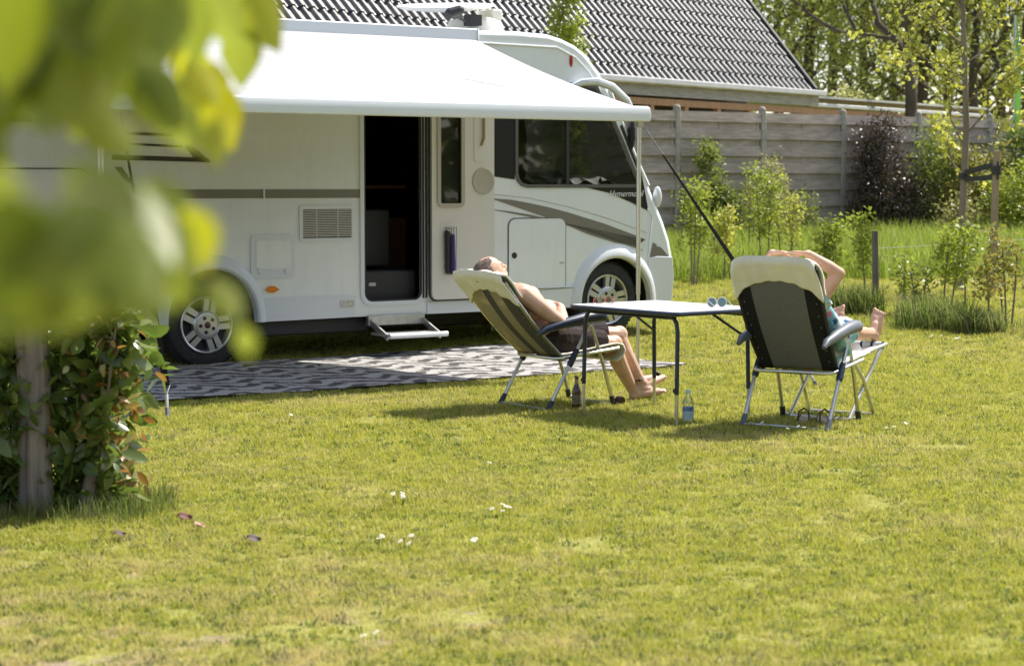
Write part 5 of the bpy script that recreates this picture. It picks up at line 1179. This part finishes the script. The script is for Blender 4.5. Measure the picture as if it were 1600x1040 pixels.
for i, (px, off, w_, h_, mk, shp, lab, n_) in enumerate(specs):
    x, y = fpt(px, off); shrub('garden_shrub', x, y, w_, 1.1, h_, LM[mk], lab, 100 + i * 7, int(n_ * 1.5), .078, shape=shp, nclump=70, sig=.13, group='shrubs in front of the fence')

# saplings in and before the meadow: a thin stem with tufts of leaves
def sapling(px, py, h, wid, n, mk, label, seed, lean=0, ls=.055, group='young saplings in the grass'):
    b_ = G(px, py); rs = random.Random(seed); nr_ = np.random.RandomState(seed); e = empty('sapling', b_, 0, label, 'sapling', group)
    mb = MB(); cl_ = []
    for k in range(rs.randint(1, 3)):
        dx = rs.uniform(-.4, .4) * wid; top = Vector((dx + lean, rs.uniform(-.1, .1), h * rs.uniform(.8, 1)))
        pth = [Vector((dx * .3, 0, -.03)), Vector((dx * .6 + lean * .3, 0, h * .4)), top * .85 + Vector((0, 0, .02)), top]
        mb.tube(pth, .008, 6, rr=[.011, .009, .006, .003])
        for j in range(8):
            t = .35 + .65 * j / 7; p = pth[1].lerp(top, (t - .35) / .65); a = rs.uniform(0, 6.28); q = p + Vector((math.cos(a), math.sin(a), .35)) * wid * .28 * (1.15 - t * .5)
            mb.tube([p, q], .003, 5, rr=[.004, .002]); cl_.append(tuple(q)); cl_.append(tuple(p))
    mb.build('stem', bark, e, smooth=60); n = int(n * 1.7); P_ = clumped(nr_, n, cl_, (.06, .06, .05)); leaf_object('leaves', P_, nr_.uniform(.6, 1.2, n) * ls * 1.15, LM[mk], e, seed + 3, flat=.8)
saps = [(1083, 448, 1.30, .42, 520, 'lime', 'leafy sapling immediately right of the motorhome bumper', 0), (1130, 440, .9, .5, 420, 'yellow', 'low yellow-green sapling behind the table', 0), (1106, 415, .75, .4, 260, 'green', 'small sapling in the grass under the black strap', 0),
        (1195, 432, 1.40, .55, 620, 'lime', 'tall broad sapling behind the left corner of the charcoal chair', 0), (1170, 400, 1.1, .35, 300, 'pale', 'pale sapling in the meadow left of the tall broad one', 0), (1228, 425, 1.0, .4, 330, 'yellow', 'yellow-green sapling above the womans hands', 0),
        (1302, 478, .95, .42, 520, 'lime', 'leafy sapling rising above the womans elbow', 0), (1358, 470, 1.05, .30, 330, 'lime', 'sapling leaning against the short wooden post', 0), (1412, 492, .62, .25, 150, 'lime', 'short thin sapling right of the short wooden post', 0),
        (1438, 497, .60, .25, 130, 'green', 'thin bare stemmed sapling in the rough grass strip', 0), (1478, 495, .98, .40, 420, 'lime', 'sapling with an arching bright top left of the young tree', .12), (1515, 488, .85, .45, 300, 'green', 'dark green sapling at the foot of the young tree', .1),
        (1548, 520, .85, .28, 170, 'bronze', 'reddish leaved sapling below the wooden stake', 0), (1575, 510, .95, .35, 260, 'bronze', 'reddish leaved sapling at the right edge of the picture', 0), (1300, 350, .85, .35, 260, 'green', 'sapling standing in front of the purple bushes', 0),
        (1325, 342, .6, .3, 160, 'yellow', 'small yellowish sapling near the purple bushes', 0)]
for i, (px, py, h_, w_, n_, mk, lab, ln) in enumerate(saps): sapling(px, py, h_, w_, n_, mk, lab, 300 + i * 5, ln)
# grassy clumps
for i, (px, py, w_, h_, lab) in enumerate(((1340, 490, .62, .34, 'dark bushy grass tuft left of the short wooden post'), (1462, 512, .85, .34, 'dark tangled grass tuft below the young tree'), (1525, 520, .6, .26, 'brownish grass tuft right of the dark tangled one'))):
    b_ = G(px, py); e = empty('grass_tuft', b_, 0, lab, 'grass tuft'); rs_ = np.random.RandomState(60 + i); tb2 = MB(); n_ = 900
    me = tuft_mesh('blades', 700, h_, w_ / 2.2, .010, 60 + i, M['rank'], .9); o_ = bpy.data.objects.new('blades', me); C.objects.link(o_); o_.parent = e

# short post, stake, young tree
gp = G(1366, 490); pw = varied('grey_round_post_wood', (.10, .085, .07), (.22, .19, .16), 8, .95, (1, 1, .2), bmp=.5, bd=.01)
po = MB().tube([(0, 0, -.1), (.01, 0, .3), (-.005, 0, .86)], .036, 10, rr=[.038, .036, .034]).build('short_post', pw); po.location = gp
tag(po, 'short thin wooden post standing in the grass left of the young tree', 'post')
wr_ = MB(); a_ = gp + V(0, 0, .68); b_ = P(1600, 372, 21.5); c_ = b_ + (b_ - a_) * .4; wr_.tube([a_, a_.lerp(c_, .5) - V(0, 0, .02), c_], .0022, 5); tag(wr_.build('wire', M['lgrey']), 'thin wire stretched from the short post towards the right', 'wire')
ty_ = G(1499, 456); yt = empty('young_tree', ty_, 0, 'slim young tree with yellow spring leaves tied to a wooden stake', 'tree')
yy = ty_.y; z_of = lambda py: P(1500, py, yy).z - ty_.z
mb = MB(); rr_ = random.Random(9); trunk = [(0, 0, -.1), (.01, 0, z_of(400)), (.03, 0, z_of(290)), (.05, 0, z_of(200)), (.015, 0, z_of(100)), (-.02, 0, z_of(0)), (0, .02, z_of(-110)), (.03, .0, z_of(-200))]
mb.tube(trunk, .04, 10, rr=[.052, .045, .043, .038, .032, .027, .018, .008])
tips = []; mids = []
for (py, dx, dz, L_) in ((300, .8, .75, 1.15), (280, -.5, .8, .7), (232, -.7, .7, .9), (210, .7, .7, 1.0), (180, -.9, .5, 1.0), (160, .8, .45, .9), (120, -.9, .35, 1.0), (100, .9, .5, .95), (70, -.8, .45, 1.0), (40, .8, .5, .9), (15, -.8, .5, .9), (-20, .7, .6, .9), (-40, -.7, .6, .9), (-90, .5, .7, .7), (-110, -.5, .7, .7)):
    i = 0
    while i < len(trunk) - 2 and trunk[i + 1][2] < z_of(py): i += 1
    a, b_ = Vector(trunk[i]), Vector(trunk[i + 1]); p = a.lerp(b_, (z_of(py) - a.z) / (b_.z - a.z))
    limbs(mb, p, (dx, rr_.uniform(-.6, .6), dz), L_ * .55, .014, 2, rr_, tips, .55, .35, 3, (2, 3), .7, mids)
mb.build('trunk', bark, yt, smooth=60); nr_ = np.random.RandomState(3); tp2 = np.array(tips + mids[::2]); L_ = clumped(nr_, 3000, tp2, (.06, .06, .055))
leaf_object('crown', L_, nr_.uniform(.7, 1.3, len(L_)) * .070, LM['yellow'], yt, 5, flat=.8, wid=.75)
gs = G(1549, 462); tp3 = P(1558, 236, gs.y - .1)
stk = MB().tube([gs - V(0, 0, .1), gs.lerp(tp3, .5), tp3], .042, 10, rr=[.040, .042, .043]).build('wooden_stake', varied('pale_stake_wood', (.22, .16, .11), (.36, .28, .20), 7, .9, (1, 1, .2), bmp=.4)); tag(stk, 'long round wooden stake beside the young tree', 'stake')
bd_ = MB()
for (pa, pb) in ((270, 256), (280, 277)):
    a = ty_ + V(.03, -.05, z_of(pa)); b_ = P(1560, pb, gs.y - .15)
    bd_.beam(a, b_, .012, .055, (0, 0, 1)); bd_.beam(a + V(0, .10, 0), b_ + V(0, .12, 0), .012, .055, (0, 0, 1))
bd_.lathe([(.062, -.035), (.062, .035)], tuple(ty_ + V(.03, 0, z_of(275))), 'z', 14, caps=False); bd_.lathe([(.058, -.05), (.058, .05)], tuple(P(1557, 266, gs.y - .1)), 'z', 14, caps=False)
tag(bd_.build('tree_tie', M['black'], smooth=30), 'black rubber straps tying the young tree to the stake', 'strap')

# behind: columnar shrub before the roof, pale shrub, banner, wood
b_ = P(888, 120, 27.5); shrub('columnar_tree', b_.x, b_.y, .50, .45, 4.7, LM['lime'], 'slim columnar green tree rising behind the motorhome roof', 41, 9000, .07, cat='tree', shape='column', nclump=150, sig=.06, stems=5)
b_ = P(1318, 160, 50); shrub('pale_shrub', b_.x, b_.y, 2.9, 2, 3.4, LM['pale'], 'feathery pale yellow shrub beyond the carport', 42, 7000, .13, shape='cone', nclump=60, sig=.22)
b_ = P(1372, 160, 53); shrub('pale_shrub', b_.x, b_.y, 1.9, 2, 3.0, LM['pale'], 'smaller pale shrub right of the feathery one beyond the carport', 43, 3500, .13, shape='cone', nclump=40, sig=.22)
fb_ = P(1584, 165, 36); fl_ = empty('banner_flag', (fb_.x, fb_.y, .55), 0, 'narrow bright green feather banner on a thin pole at the right edge', 'flag')
zt_ = P(1582, 24, 36).z - .55; MB().tube([(0, 0, 0), (0, 0, zt_ * .6), (-.01, 0, zt_)], .02, 8).build('pole', M['alu_dull'], fl_)
MB().grid(lambda a, b: (.01 + (.02 + .09 * math.sin(math.pi * min(1, (1 - a) * .62 + .12)) ** 1.5) * b, .03 * math.sin(a * 6 + b * 2), zt_ * (.45 + .54 * a)), 20, 5).build('cloth', mat('green_banner_cloth', (.12, .30, .06), .7, trans=(.3, (.2, .5, .1))), fl_)
forest = [(1165, 58, 11, 3.4, 'olive', 0), (1215, 66, 13, 4, 'green', 0), (1262, 60, 12, 3.6, 'olive', 0), (1300, 72, 14, 4.4, 'olive', 0), (1350, 66, 13, 4, 'green', 0), (1395, 74, 14, 4.6, 'olive', 0),
          (1440, 62, 12, 3.8, 'olive', 0), (1480, 70, 14, 4.4, 'green', 0), (1520, 60, 12, 4, 'olive', 0), (1562, 66, 13, 4.2, 'olive', 0), (1605, 58, 12, 4, 'green', 0), (1640, 66, 13, 4, 'olive', 0), (1240, 84, 15, 4.6, 'olive', 0), (1420, 88, 15, 5, 'green', 0), (1540, 86, 15, 5, 'olive', 0)]
for i, (px, Y, h_, cr, mk, _) in enumerate(forest):
    b_ = P(px, 200, Y)
    tree('woodland_tree', b_.x, Y, h_, cr, .20 + .02 * (i % 4), LM[mk], ['olive tinged woodland tree above the tiled roof edge', 'green woodland tree with a broad crown behind the roof verge', 'woodland tree behind the feathery pale shrub', 'tall woodland tree above the carport', 'woodland tree with dark upright limbs above the carport', 'broad olive woodland tree left of the young tree', 'woodland tree just left of the young trees top', 'woodland tree behind the young trees crown', 'woodland tree right of the young trees crown', 'woodland tree behind the green banner', 'woodland tree at the right edge of the picture', 'woodland tree beyond the right edge', 'farther woodland tree seen over the roof verge', 'farthest woodland tree over the carport', 'farther woodland tree behind the banner'][i],
         'trees of the wood behind', 500 + i * 3, 8500, .15, base=.5, first=.22, bk=dark_bark, sig=.62, kids=(2, 3))
fk = P(1424, 160, 47); ft_ = empty('forked_tree', (fk.x, 47, .5), 0, 'dark leaning forked trunk rising above the carport', 'tree', 'trees of the wood behind')
mb = MB(); q = lambda px, py, dy=0: tuple(P(px, py, 47 + dy) - Vector((fk.x, 47, .5)))
mb.tube([(0, 0, -.2), q(1424, 150), q(1420, 100), q(1400, 62, .3), q(1372, 38, .6), q(1362, 0, .8), q(1350, -80, 1)], .15, 9, rr=[.17, .14, .13, .10, .08, .06, .04]); mb.tube([q(1420, 100), q(1413, 40, -.3), q(1418, -20, -.5), q(1400, -90, -.6)], .12, 9, rr=[.10, .09, .07, .04])
mb.tube([q(1400, 62, .3), q(1340, 52, .2), q(1312, 50, 0)], .05, 7, rr=[.06, .04, .02]); tips = []; mids = []; r_f = random.Random(4)
for pt_, d_ in ((q(1362, 0, .8), (-.5, 0, .8)), (q(1413, 40, -.3), (.8, -.3, .5)), (q(1418, -20, -.5), (.4, .3, .8)), (q(1312, 50), (-.8, 0, .3)), (q(1340, 52, .2), (-.3, .3, .8))): limbs(mb, pt_, d_, 1.4, .05, 2, r_f, tips, .6, .3, 3, (2, 3), .65, mids)
mb.build('trunk', dark_bark, ft_, smooth=60); nr_ = np.random.RandomState(8); L_ = clumped(nr_, 2600, np.array(tips + mids[::2]), (.3, .3, .22)); leaf_object('crown', L_, nr_.uniform(.6, 1.3, len(L_)) * .12, LM['olive'], ft_, 77, flat=.6)
for i, (px, lab) in enumerate(((290, 'tall green tree behind the rear end of the motorhome roof'), (380, 'olive tree behind the motorhome left of the tiled roof'), (190, 'dark tree far left behind the motorhome'))):
    Y = 52 + 4 * i; b_ = P(px, 100, Y); tree('background_tree', b_.x, Y, 11, 4.2, .25, LM['green' if i != 1 else 'olive'], lab, 'trees behind the motorhome', 700 + i * 3, 5200, .2, base=.5, first=.2, bk=dark_bark, sig=.7)
# belt of trees round the rest of the pitch, out of the picture, seen in the windows and the paint
nr_ = np.random.RandomState(23); n_ = 15000; ang = nr_.uniform(R(42), R(255), n_); rad = nr_.uniform(30, 36, n_); top_ = 8 + 2.5 * np.sin(ang * 9) + 1.5 * np.sin(ang * 23)
P_ = np.stack([np.sin(ang) * rad, np.cos(ang) * rad, nr_.uniform(0, 1, n_) ** .8 * top_ + .1], 1)
tag(leaf_object('tree_belt', P_, nr_.uniform(.6, 1.2, n_), LM['green'], None, 24, flat=.8, wid=.8), 'belt of trees round the pitch mirrored in the motorhome windows', 'wood', kind='stuff')
# far tree line, a mass nobody could count
nr_ = np.random.RandomState(20); n_ = 26000; ang = nr_.uniform(-.62, .62, n_); rad = nr_.uniform(112, 130, n_); hz = np.abs(nr_.normal(0, 1, n_)) * 4.2 * (1 + .3 * np.sin(ang * 40)) + .8
hz = np.minimum(hz, 13); P_ = np.stack([np.sin(ang) * rad, np.cos(ang) * rad, hz], 1); fw = leaf_object('far_wood', P_, nr_.uniform(.4, .9, n_), LM['olive'], None, 21, flat=.8)
tag(fw, 'distant line of woodland seen through the gaps between the trees', 'wood', kind='stuff')

# ================================================================== LAUREL HEDGE, POST, FALLEN LEAVES, DAISIES
hx0, hx1, hy0, hy1 = -3.4, -1.75, 8.85, 9.75
he = empty('laurel_hedge', (-1.9, 9.2, 0), 0, 'dense dark green laurel hedge with some red brown leaves behind the wooden post', 'hedge')
rs = np.random.RandomState(31); n_ = 5200
hm_ = leaf_mat('laurel_leaves', [(.07, .115, .022), (.11, .16, .035), (.16, .21, .05), (.23, .26, .07)], .38, (.25, .38, .05), rough=.28, spec=.6)
hr_ = leaf_mat('reddish_laurel_leaves', [(.13, .045, .02), (.24, .11, .03), (.32, .27, .08), (.46, .46, .22)], .35, (.6, .25, .05), rough=.3, spec=.55)  # palest stop stands in for sunlit leaves along the hedge edge
X = rs.uniform(hx0, hx1, n_); Y = hy0 + (hy1 - hy0) * rs.uniform(0, 1, n_) ** 1.5; Z = rs.uniform(.02, 1.10, n_)
X += .06 * np.sin(Z * 7 + Y * 3) * (X > -1.9); keep = ~((Z < .10) & (X > -1.8))
Y = np.where(rs.uniform(0, 1, n_) < .5, hy0 + np.abs(rs.normal(0, .07, n_)) + .04 * np.sin(X * 9) + .03 * np.sin(Z * 11), Y)
Z += .06 * np.sin(X * 8) * (Z > .8)
P_ = np.stack([X, Y, Z], 1)[keep] - np.array([-1.9, 9.2, 0])
leaf_object('foliage', P_, rs.uniform(.085, .145, len(P_)), hm_, he, 32, flat=.9, droop=.25, wid=.47, hi=True)
n2_ = 220; X = rs.normal(-1.79, .055, n2_); Y = rs.uniform(8.80, 9.3, n2_); Z = rs.uniform(.08, 1.05, n2_); P_ = np.stack([X, Y, Z], 1) - np.array([-1.9, 9.2, 0])
leaf_object('reddish_leaves', P_, rs.uniform(.05, .09, n2_), hr_, he, 33, flat=.9, droop=.1, wid=.42, hi=True)
n3_ = 60; P_ = np.stack([rs.uniform(-2.6, -1.8, n3_), rs.uniform(8.80, 8.95, n3_), rs.uniform(.3, 1.0, n3_)], 1) - np.array([-1.9, 9.2, 0])
leaf_object('brown_leaves', P_, rs.uniform(.05, .085, n3_), hr_, he, 36, flat=.9, droop=.3, wid=.42, hi=True)
mb = MB()
for k in range(34):
    x = rs.uniform(hx0, hx1 - .08); y = rs.uniform(hy0 + .1, hy1 - .1); t = (x + rs.uniform(-.15, .15), y + rs.uniform(-.15, .15) - .05, rs.uniform(.7, 1.05))
    mb.tube([(x + 1.9, y - 9.2, -.03), ((x + t[0]) / 2 + 1.9, (y + t[1]) / 2 - 9.2, t[2] * .5), (t[0] + 1.9, t[1] - 9.2, t[2])], .012, 6, rr=[.014, .010, .005])
mb.tube([(-1.93 + 1.9, -.32, -.02), (-1.90 + 1.9, -.28, .16), (-1.92 + 1.9, -.2, .4)], .03, 8, rr=[.04, .032, .02])
mb.build('stems', bark, he, smooth=60)
wp = mat('old_post_wood', (.2, .17, .14), .95, 0, .1); f1 = noise_tex(wp, coords(wp, 'Object', (1, 1, .06)), 26, 8, .7, .4); f2 = noise_tex(wp, coords(wp), 4, 4)
wp.node_tree.links.new(mixc(wp, f2, ramp(wp, f1, [(.36, (.06, .048, .04)), (.5, (.22, .18, .145)), (.66, (.38, .32, .26))]), (.20, .175, .16)), nodes(wp)[2].inputs['Base Color']); bump(wp, f1, .9, .012)
pb = G(57, 800); pmx = MB(); n = 22; rows = 30
def postp(a, b):
    t = a * 2 * math.pi; z = -.1 + 1.42 * b; q = .077 - .008 * b + .006 * math.exp(-((b - .08) / .06) ** 2)
    q += .0009 * math.sin(t * 9 + 2) + .0035 * noise.noise(Vector((math.cos(t) * 3, math.sin(t) * 3, z * 1.3))) + .002 * math.sin(z * 13 + t)
    return (q * math.cos(t) + .012 * math.sin(b * 3) - .02 * b, q * math.sin(t), z)
pmx.grid(postp, 60, rows); pmx.lathe([(.068, 1.315), (0, 1.325)], (-.018, 0, 0), 'z', 20)
po_ = pmx.build('round_wooden_post', wp, smooth=60, fix=True); po_.location = pb + V(0, -.02, 0); tag(po_, 'thick weathered round wooden post in front of the laurel hedge', 'post')
# fallen leaves
for i, (px, py, L_, an, cc, lab) in enumerate(((288, 818, .065, 20, (.13, .035, .015), 'dark red brown fallen leaf lying in the lawn near the hedge'), (306, 832, .065, 200, (.42, .25, .15), 'pale tan curled leaf just below the dark red brown one'),
        (396, 853, .06, 10, (.10, .07, .05), 'thin dark brown leaf lying furthest right of the fallen leaves'), (185, 845, .05, 80, (.09, .05, .04), 'small dark leaf in the shade below the hedge'))):
    b_ = G(px, py); mb = MB()
    def lf(a, b, L_=L_): 
        wd_ = .42 * L_ * math.sin(math.pi * min(1, a * .93 + .04)) ** .8; y = (b - .5) * 2; return ((a - .5) * L_, y * wd_ * (1 - .1 * abs(y)), .036 + .13 * L_ * y * y + .07 * L_ * math.sin(a * 5 + 1))
    mb.grid(lf, 10, 6); mb.tube([(-.5 * L_, 0, .03), (-.75 * L_, .01, .045)], .0015, 5)
    o_ = mb.build('fallen_leaf', varied('dry_leaf_%s' % ('rust', 'tan', 'umber', 'dark')[i], tuple(c_ * .7 for c_ in cc), cc, 30, .7), smooth=60, solid=.001); o_.location = b_; o_.rotation_euler = (0.45, 0.1, R(an * .3)); tag(o_, lab, 'leaf', 'fallen leaves in the grass')
# daisies: little groups, each group one plant
white = mat('daisy_petal_white', (.82, .82, .80), .7); yel = mat('daisy_yellow', (.75, .50, .03), .7)
dz = [(628, 790, 7, 'largest cluster of daisies in the middle of the lawn'), (650, 788, 3, 'three daisies right of the largest cluster'), (622, 857, 4, 'daisies lower left of centre in the lawn'), (630, 862, 2, 'two daisies just below the lower left group'), (775, 735, 4, 'daisies in the lawn below the striped chair'),
      (788, 812, 5, 'daisies below centre of the lawn'), (770, 865, 4, 'lowest group of daisies at the centre of the lawn'), (602, 1012, 2, 'pair of daisies near the lower edge'), (1398, 679, 6, 'row of daisies right of the charcoal chair'), (1195, 676, 4, 'daisies under the rear bar of the charcoal chair'),
      (1460, 534, 6, 'daisies in the lawn at the right near the rough grass'), (1490, 537, 5, 'daisies in the lawn furthest right'), (1235, 684, 3, 'daisies beneath the charcoal chair'), (400, 664, 2, 'pair of daisies left of the striped chair shadow'), (452, 664, 2, 'pair of daisies in front of the rug'), (1100, 560, 4, 'daisies beyond the table')]
for i, (px, py, k, lab) in enumerate(dz):
    b_ = G(px, py); r_ = random.Random(80 + i); e = empty('daisy', b_, 0, lab, 'daisies', 'daisies in the lawn'); pm = MB(); cm = MB(); sm_ = MB()
    for j in range(k):
        x, y = r_.uniform(-.09, .09), r_.uniform(-.12, .12); h = r_.uniform(.045, .062); tl_ = Matrix.Rotation(r_.uniform(-.5, .5), 3, 'X') @ Matrix.Rotation(r_.uniform(-.5, .5), 3, 'Y')
        for q_i in range(11):
            a = 2 * math.pi * q_i / 11; ca, sa = math.cos(a), math.sin(a); vs = [Vector((.003 * ca, .003 * sa, 0)), Vector((.010 * ca - .0025 * sa, .010 * sa + .0025 * ca, .001)), Vector((.0115 * ca, .0115 * sa, 0)), Vector((.010 * ca + .0025 * sa, .010 * sa - .0025 * ca, .001))]
            pm.add([tl_ @ v + Vector((x, y, h)) for v in vs], [(0, 1, 2, 3)])
        cm.ell((x, y, h + .001), (.0042, .0042, .0025), None, 8); sm_.tube([(x, y, 0), (x, y, h)], .001, 4)
    pm.build('petals', white, e, smooth=0); cm.build('flower_centres', yel, e); sm_.build('stalks', LM['green'], e)

# ================================================================== OVERHANGING BRANCH CLOSE TO THE CAMERA
lmf = leaf_mat('near_tree_leaves', [(.09, .13, .012), (.15, .20, .04), (.21, .26, .07), (.27, .31, .06), (.60, .56, .02)], .55, (.45, .52, .02), rough=.4, spec=.4)  # strong yellow last stop paints sunlight onto the leaves of highest tone
nb_ = empty('overhanging_branch', (-1.1, 1.35, 2.1), 0, 'leafy tree branch hanging into the upper left close to the camera', 'branch'); off = Vector((-1.1, 1.35, 2.1))
Lc_ = []; Ll = []; La = []; Lr = []
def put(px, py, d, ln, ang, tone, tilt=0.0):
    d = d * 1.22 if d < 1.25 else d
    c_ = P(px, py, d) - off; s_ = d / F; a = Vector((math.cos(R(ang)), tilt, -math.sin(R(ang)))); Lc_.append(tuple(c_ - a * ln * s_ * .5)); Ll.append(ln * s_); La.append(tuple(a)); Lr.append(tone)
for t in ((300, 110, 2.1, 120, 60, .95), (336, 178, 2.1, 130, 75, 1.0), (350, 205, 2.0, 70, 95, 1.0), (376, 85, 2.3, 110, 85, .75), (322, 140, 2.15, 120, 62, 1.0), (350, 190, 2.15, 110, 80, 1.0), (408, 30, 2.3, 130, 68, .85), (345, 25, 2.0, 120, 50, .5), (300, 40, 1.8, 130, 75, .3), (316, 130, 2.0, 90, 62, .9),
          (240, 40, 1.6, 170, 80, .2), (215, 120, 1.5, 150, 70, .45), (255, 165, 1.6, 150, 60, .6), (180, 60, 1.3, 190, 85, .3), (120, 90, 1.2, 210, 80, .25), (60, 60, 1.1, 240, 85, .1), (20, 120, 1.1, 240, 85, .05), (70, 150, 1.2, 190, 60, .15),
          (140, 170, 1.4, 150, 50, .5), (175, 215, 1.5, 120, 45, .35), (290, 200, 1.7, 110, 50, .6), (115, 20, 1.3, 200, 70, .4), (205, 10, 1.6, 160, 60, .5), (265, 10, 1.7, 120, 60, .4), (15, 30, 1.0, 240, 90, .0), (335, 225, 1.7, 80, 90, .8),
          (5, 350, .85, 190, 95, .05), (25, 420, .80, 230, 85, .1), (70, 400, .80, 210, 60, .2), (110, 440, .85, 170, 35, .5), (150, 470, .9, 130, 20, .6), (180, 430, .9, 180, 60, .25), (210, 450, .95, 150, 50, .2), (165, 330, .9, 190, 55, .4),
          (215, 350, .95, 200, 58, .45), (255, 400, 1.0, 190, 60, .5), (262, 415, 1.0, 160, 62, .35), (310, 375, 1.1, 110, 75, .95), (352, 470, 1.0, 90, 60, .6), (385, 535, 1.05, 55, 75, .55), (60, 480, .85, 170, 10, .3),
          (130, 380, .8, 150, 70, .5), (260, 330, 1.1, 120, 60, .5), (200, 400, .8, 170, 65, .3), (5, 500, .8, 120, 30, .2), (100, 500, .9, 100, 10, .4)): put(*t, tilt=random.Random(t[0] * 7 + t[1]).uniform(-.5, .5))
rf2 = random.Random(12)
for k in range(36):
    px, py = rf2.uniform(-140, 250), rf2.uniform(-160, 170)
    if px > 225 and 50 < py < 110: continue
    put(px, py, rf2.uniform(1.05, 1.7), rf2.uniform(110, 190), rf2.uniform(40, 110), rf2.random() * .6, rf2.uniform(-.6, .6))
for k in range(12):
    px = rf2.uniform(-160, 10); put(px, rf2.uniform(180, 480), rf2.uniform(.85, 1.2), rf2.uniform(110, 190), rf2.uniform(50, 110), rf2.random() * .5, rf2.uniform(-.6, .6))
def near_leaves(name, C_, L_, A_, T_, parent):
    m = MB(); rn = []
    for c_, l_, a_, t_ in zip(C_, L_, A_, T_):
        r_ = random.Random(int(abs(c_[0] * 1e4)) + int(abs(c_[2]) * 1e4)); a = Vector(a_).normalized(); b = Vector((r_.uniform(-.25, .25), r_.uniform(-.9, .9), 0)) + Vector((a.z, 0, -a.x)); b = (b - a * b.dot(a)).normalized(); nn = a.cross(b); c_ = Vector(c_); k = len(m.v)
        prof_l = [(0, 0), (.10, .16), (.28, .30), (.50, .34), (.70, .25), (.86, .12), (1.0, 0)]
        for t, wv_ in prof_l:
            for s_ in (-1, -.5, 0, .5, 1): m.v.append(tuple(c_ + a * l_ * t + b * l_ * wv_ * s_ + nn * l_ * (.10 * abs(s_) * wv_ * 2 - .12 * t * t)))
        for i in range(6):
            for j in range(4): q = k + i * 5 + j; m.f.append((q, q + 1, q + 6, q + 5)); m.m.append(0)
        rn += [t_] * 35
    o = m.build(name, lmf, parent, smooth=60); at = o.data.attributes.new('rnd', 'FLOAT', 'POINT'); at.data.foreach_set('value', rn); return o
rf3 = random.Random(44); nvis = len(Lc_)
for k in range(60):                 # unseen leaves added above the frame, towards the sun, to shade the branch
    i = rf3.randrange(nvis); t = rf3.uniform(.4, 1.3); c_ = Vector(Lc_[i]) + SUN_DIR * t + Vector((rf3.uniform(-.12, .12), rf3.uniform(-.12, .12), rf3.uniform(-.05, .1)))
    w_c = c_ + off
    if w_c.z < H + .40 * w_c.y * .45 + .12: continue
    if any((c_ - Vector(Lc_[j]) - SUN_DIR * (c_ - Vector(Lc_[j])).dot(SUN_DIR)).length < .13 for j in range(nvis) if Lr[j] >= .9): continue
    Lc_.append(tuple(c_)); Ll.append(rf3.uniform(.06, .10)); La.append((rf3.uniform(-1, 1), rf3.uniform(-1, 1), rf3.uniform(-.8, .1))); Lr.append(rf3.random() * .7)
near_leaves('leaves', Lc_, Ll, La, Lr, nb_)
tw_ = MB(); 
def tw_path(pts_, r0): 
    pp = [P(a, b_, c_) - off for a, b_, c_ in pts_]; tw_.tube(pp, r0, 7, rr=[r0 * (1 - .75 * i / (len(pp) - 1)) for i in range(len(pp))])
tw_path([(-500, -420, 1.4), (-250, -260, 1.4), (-40, -120, 1.5), (140, -70, 1.6), (300, -40, 2.0), (400, -20, 2.3)], .012)
tw_path([(-250, -260, 1.4), (-160, 0, 1.1), (-90, 240, .9), (20, 300, .88), (150, 300, .92), (260, 360, 1.0), (330, 430, 1.0)], .0022)
tw_.build('twigs', bark, nb_, smooth=60)
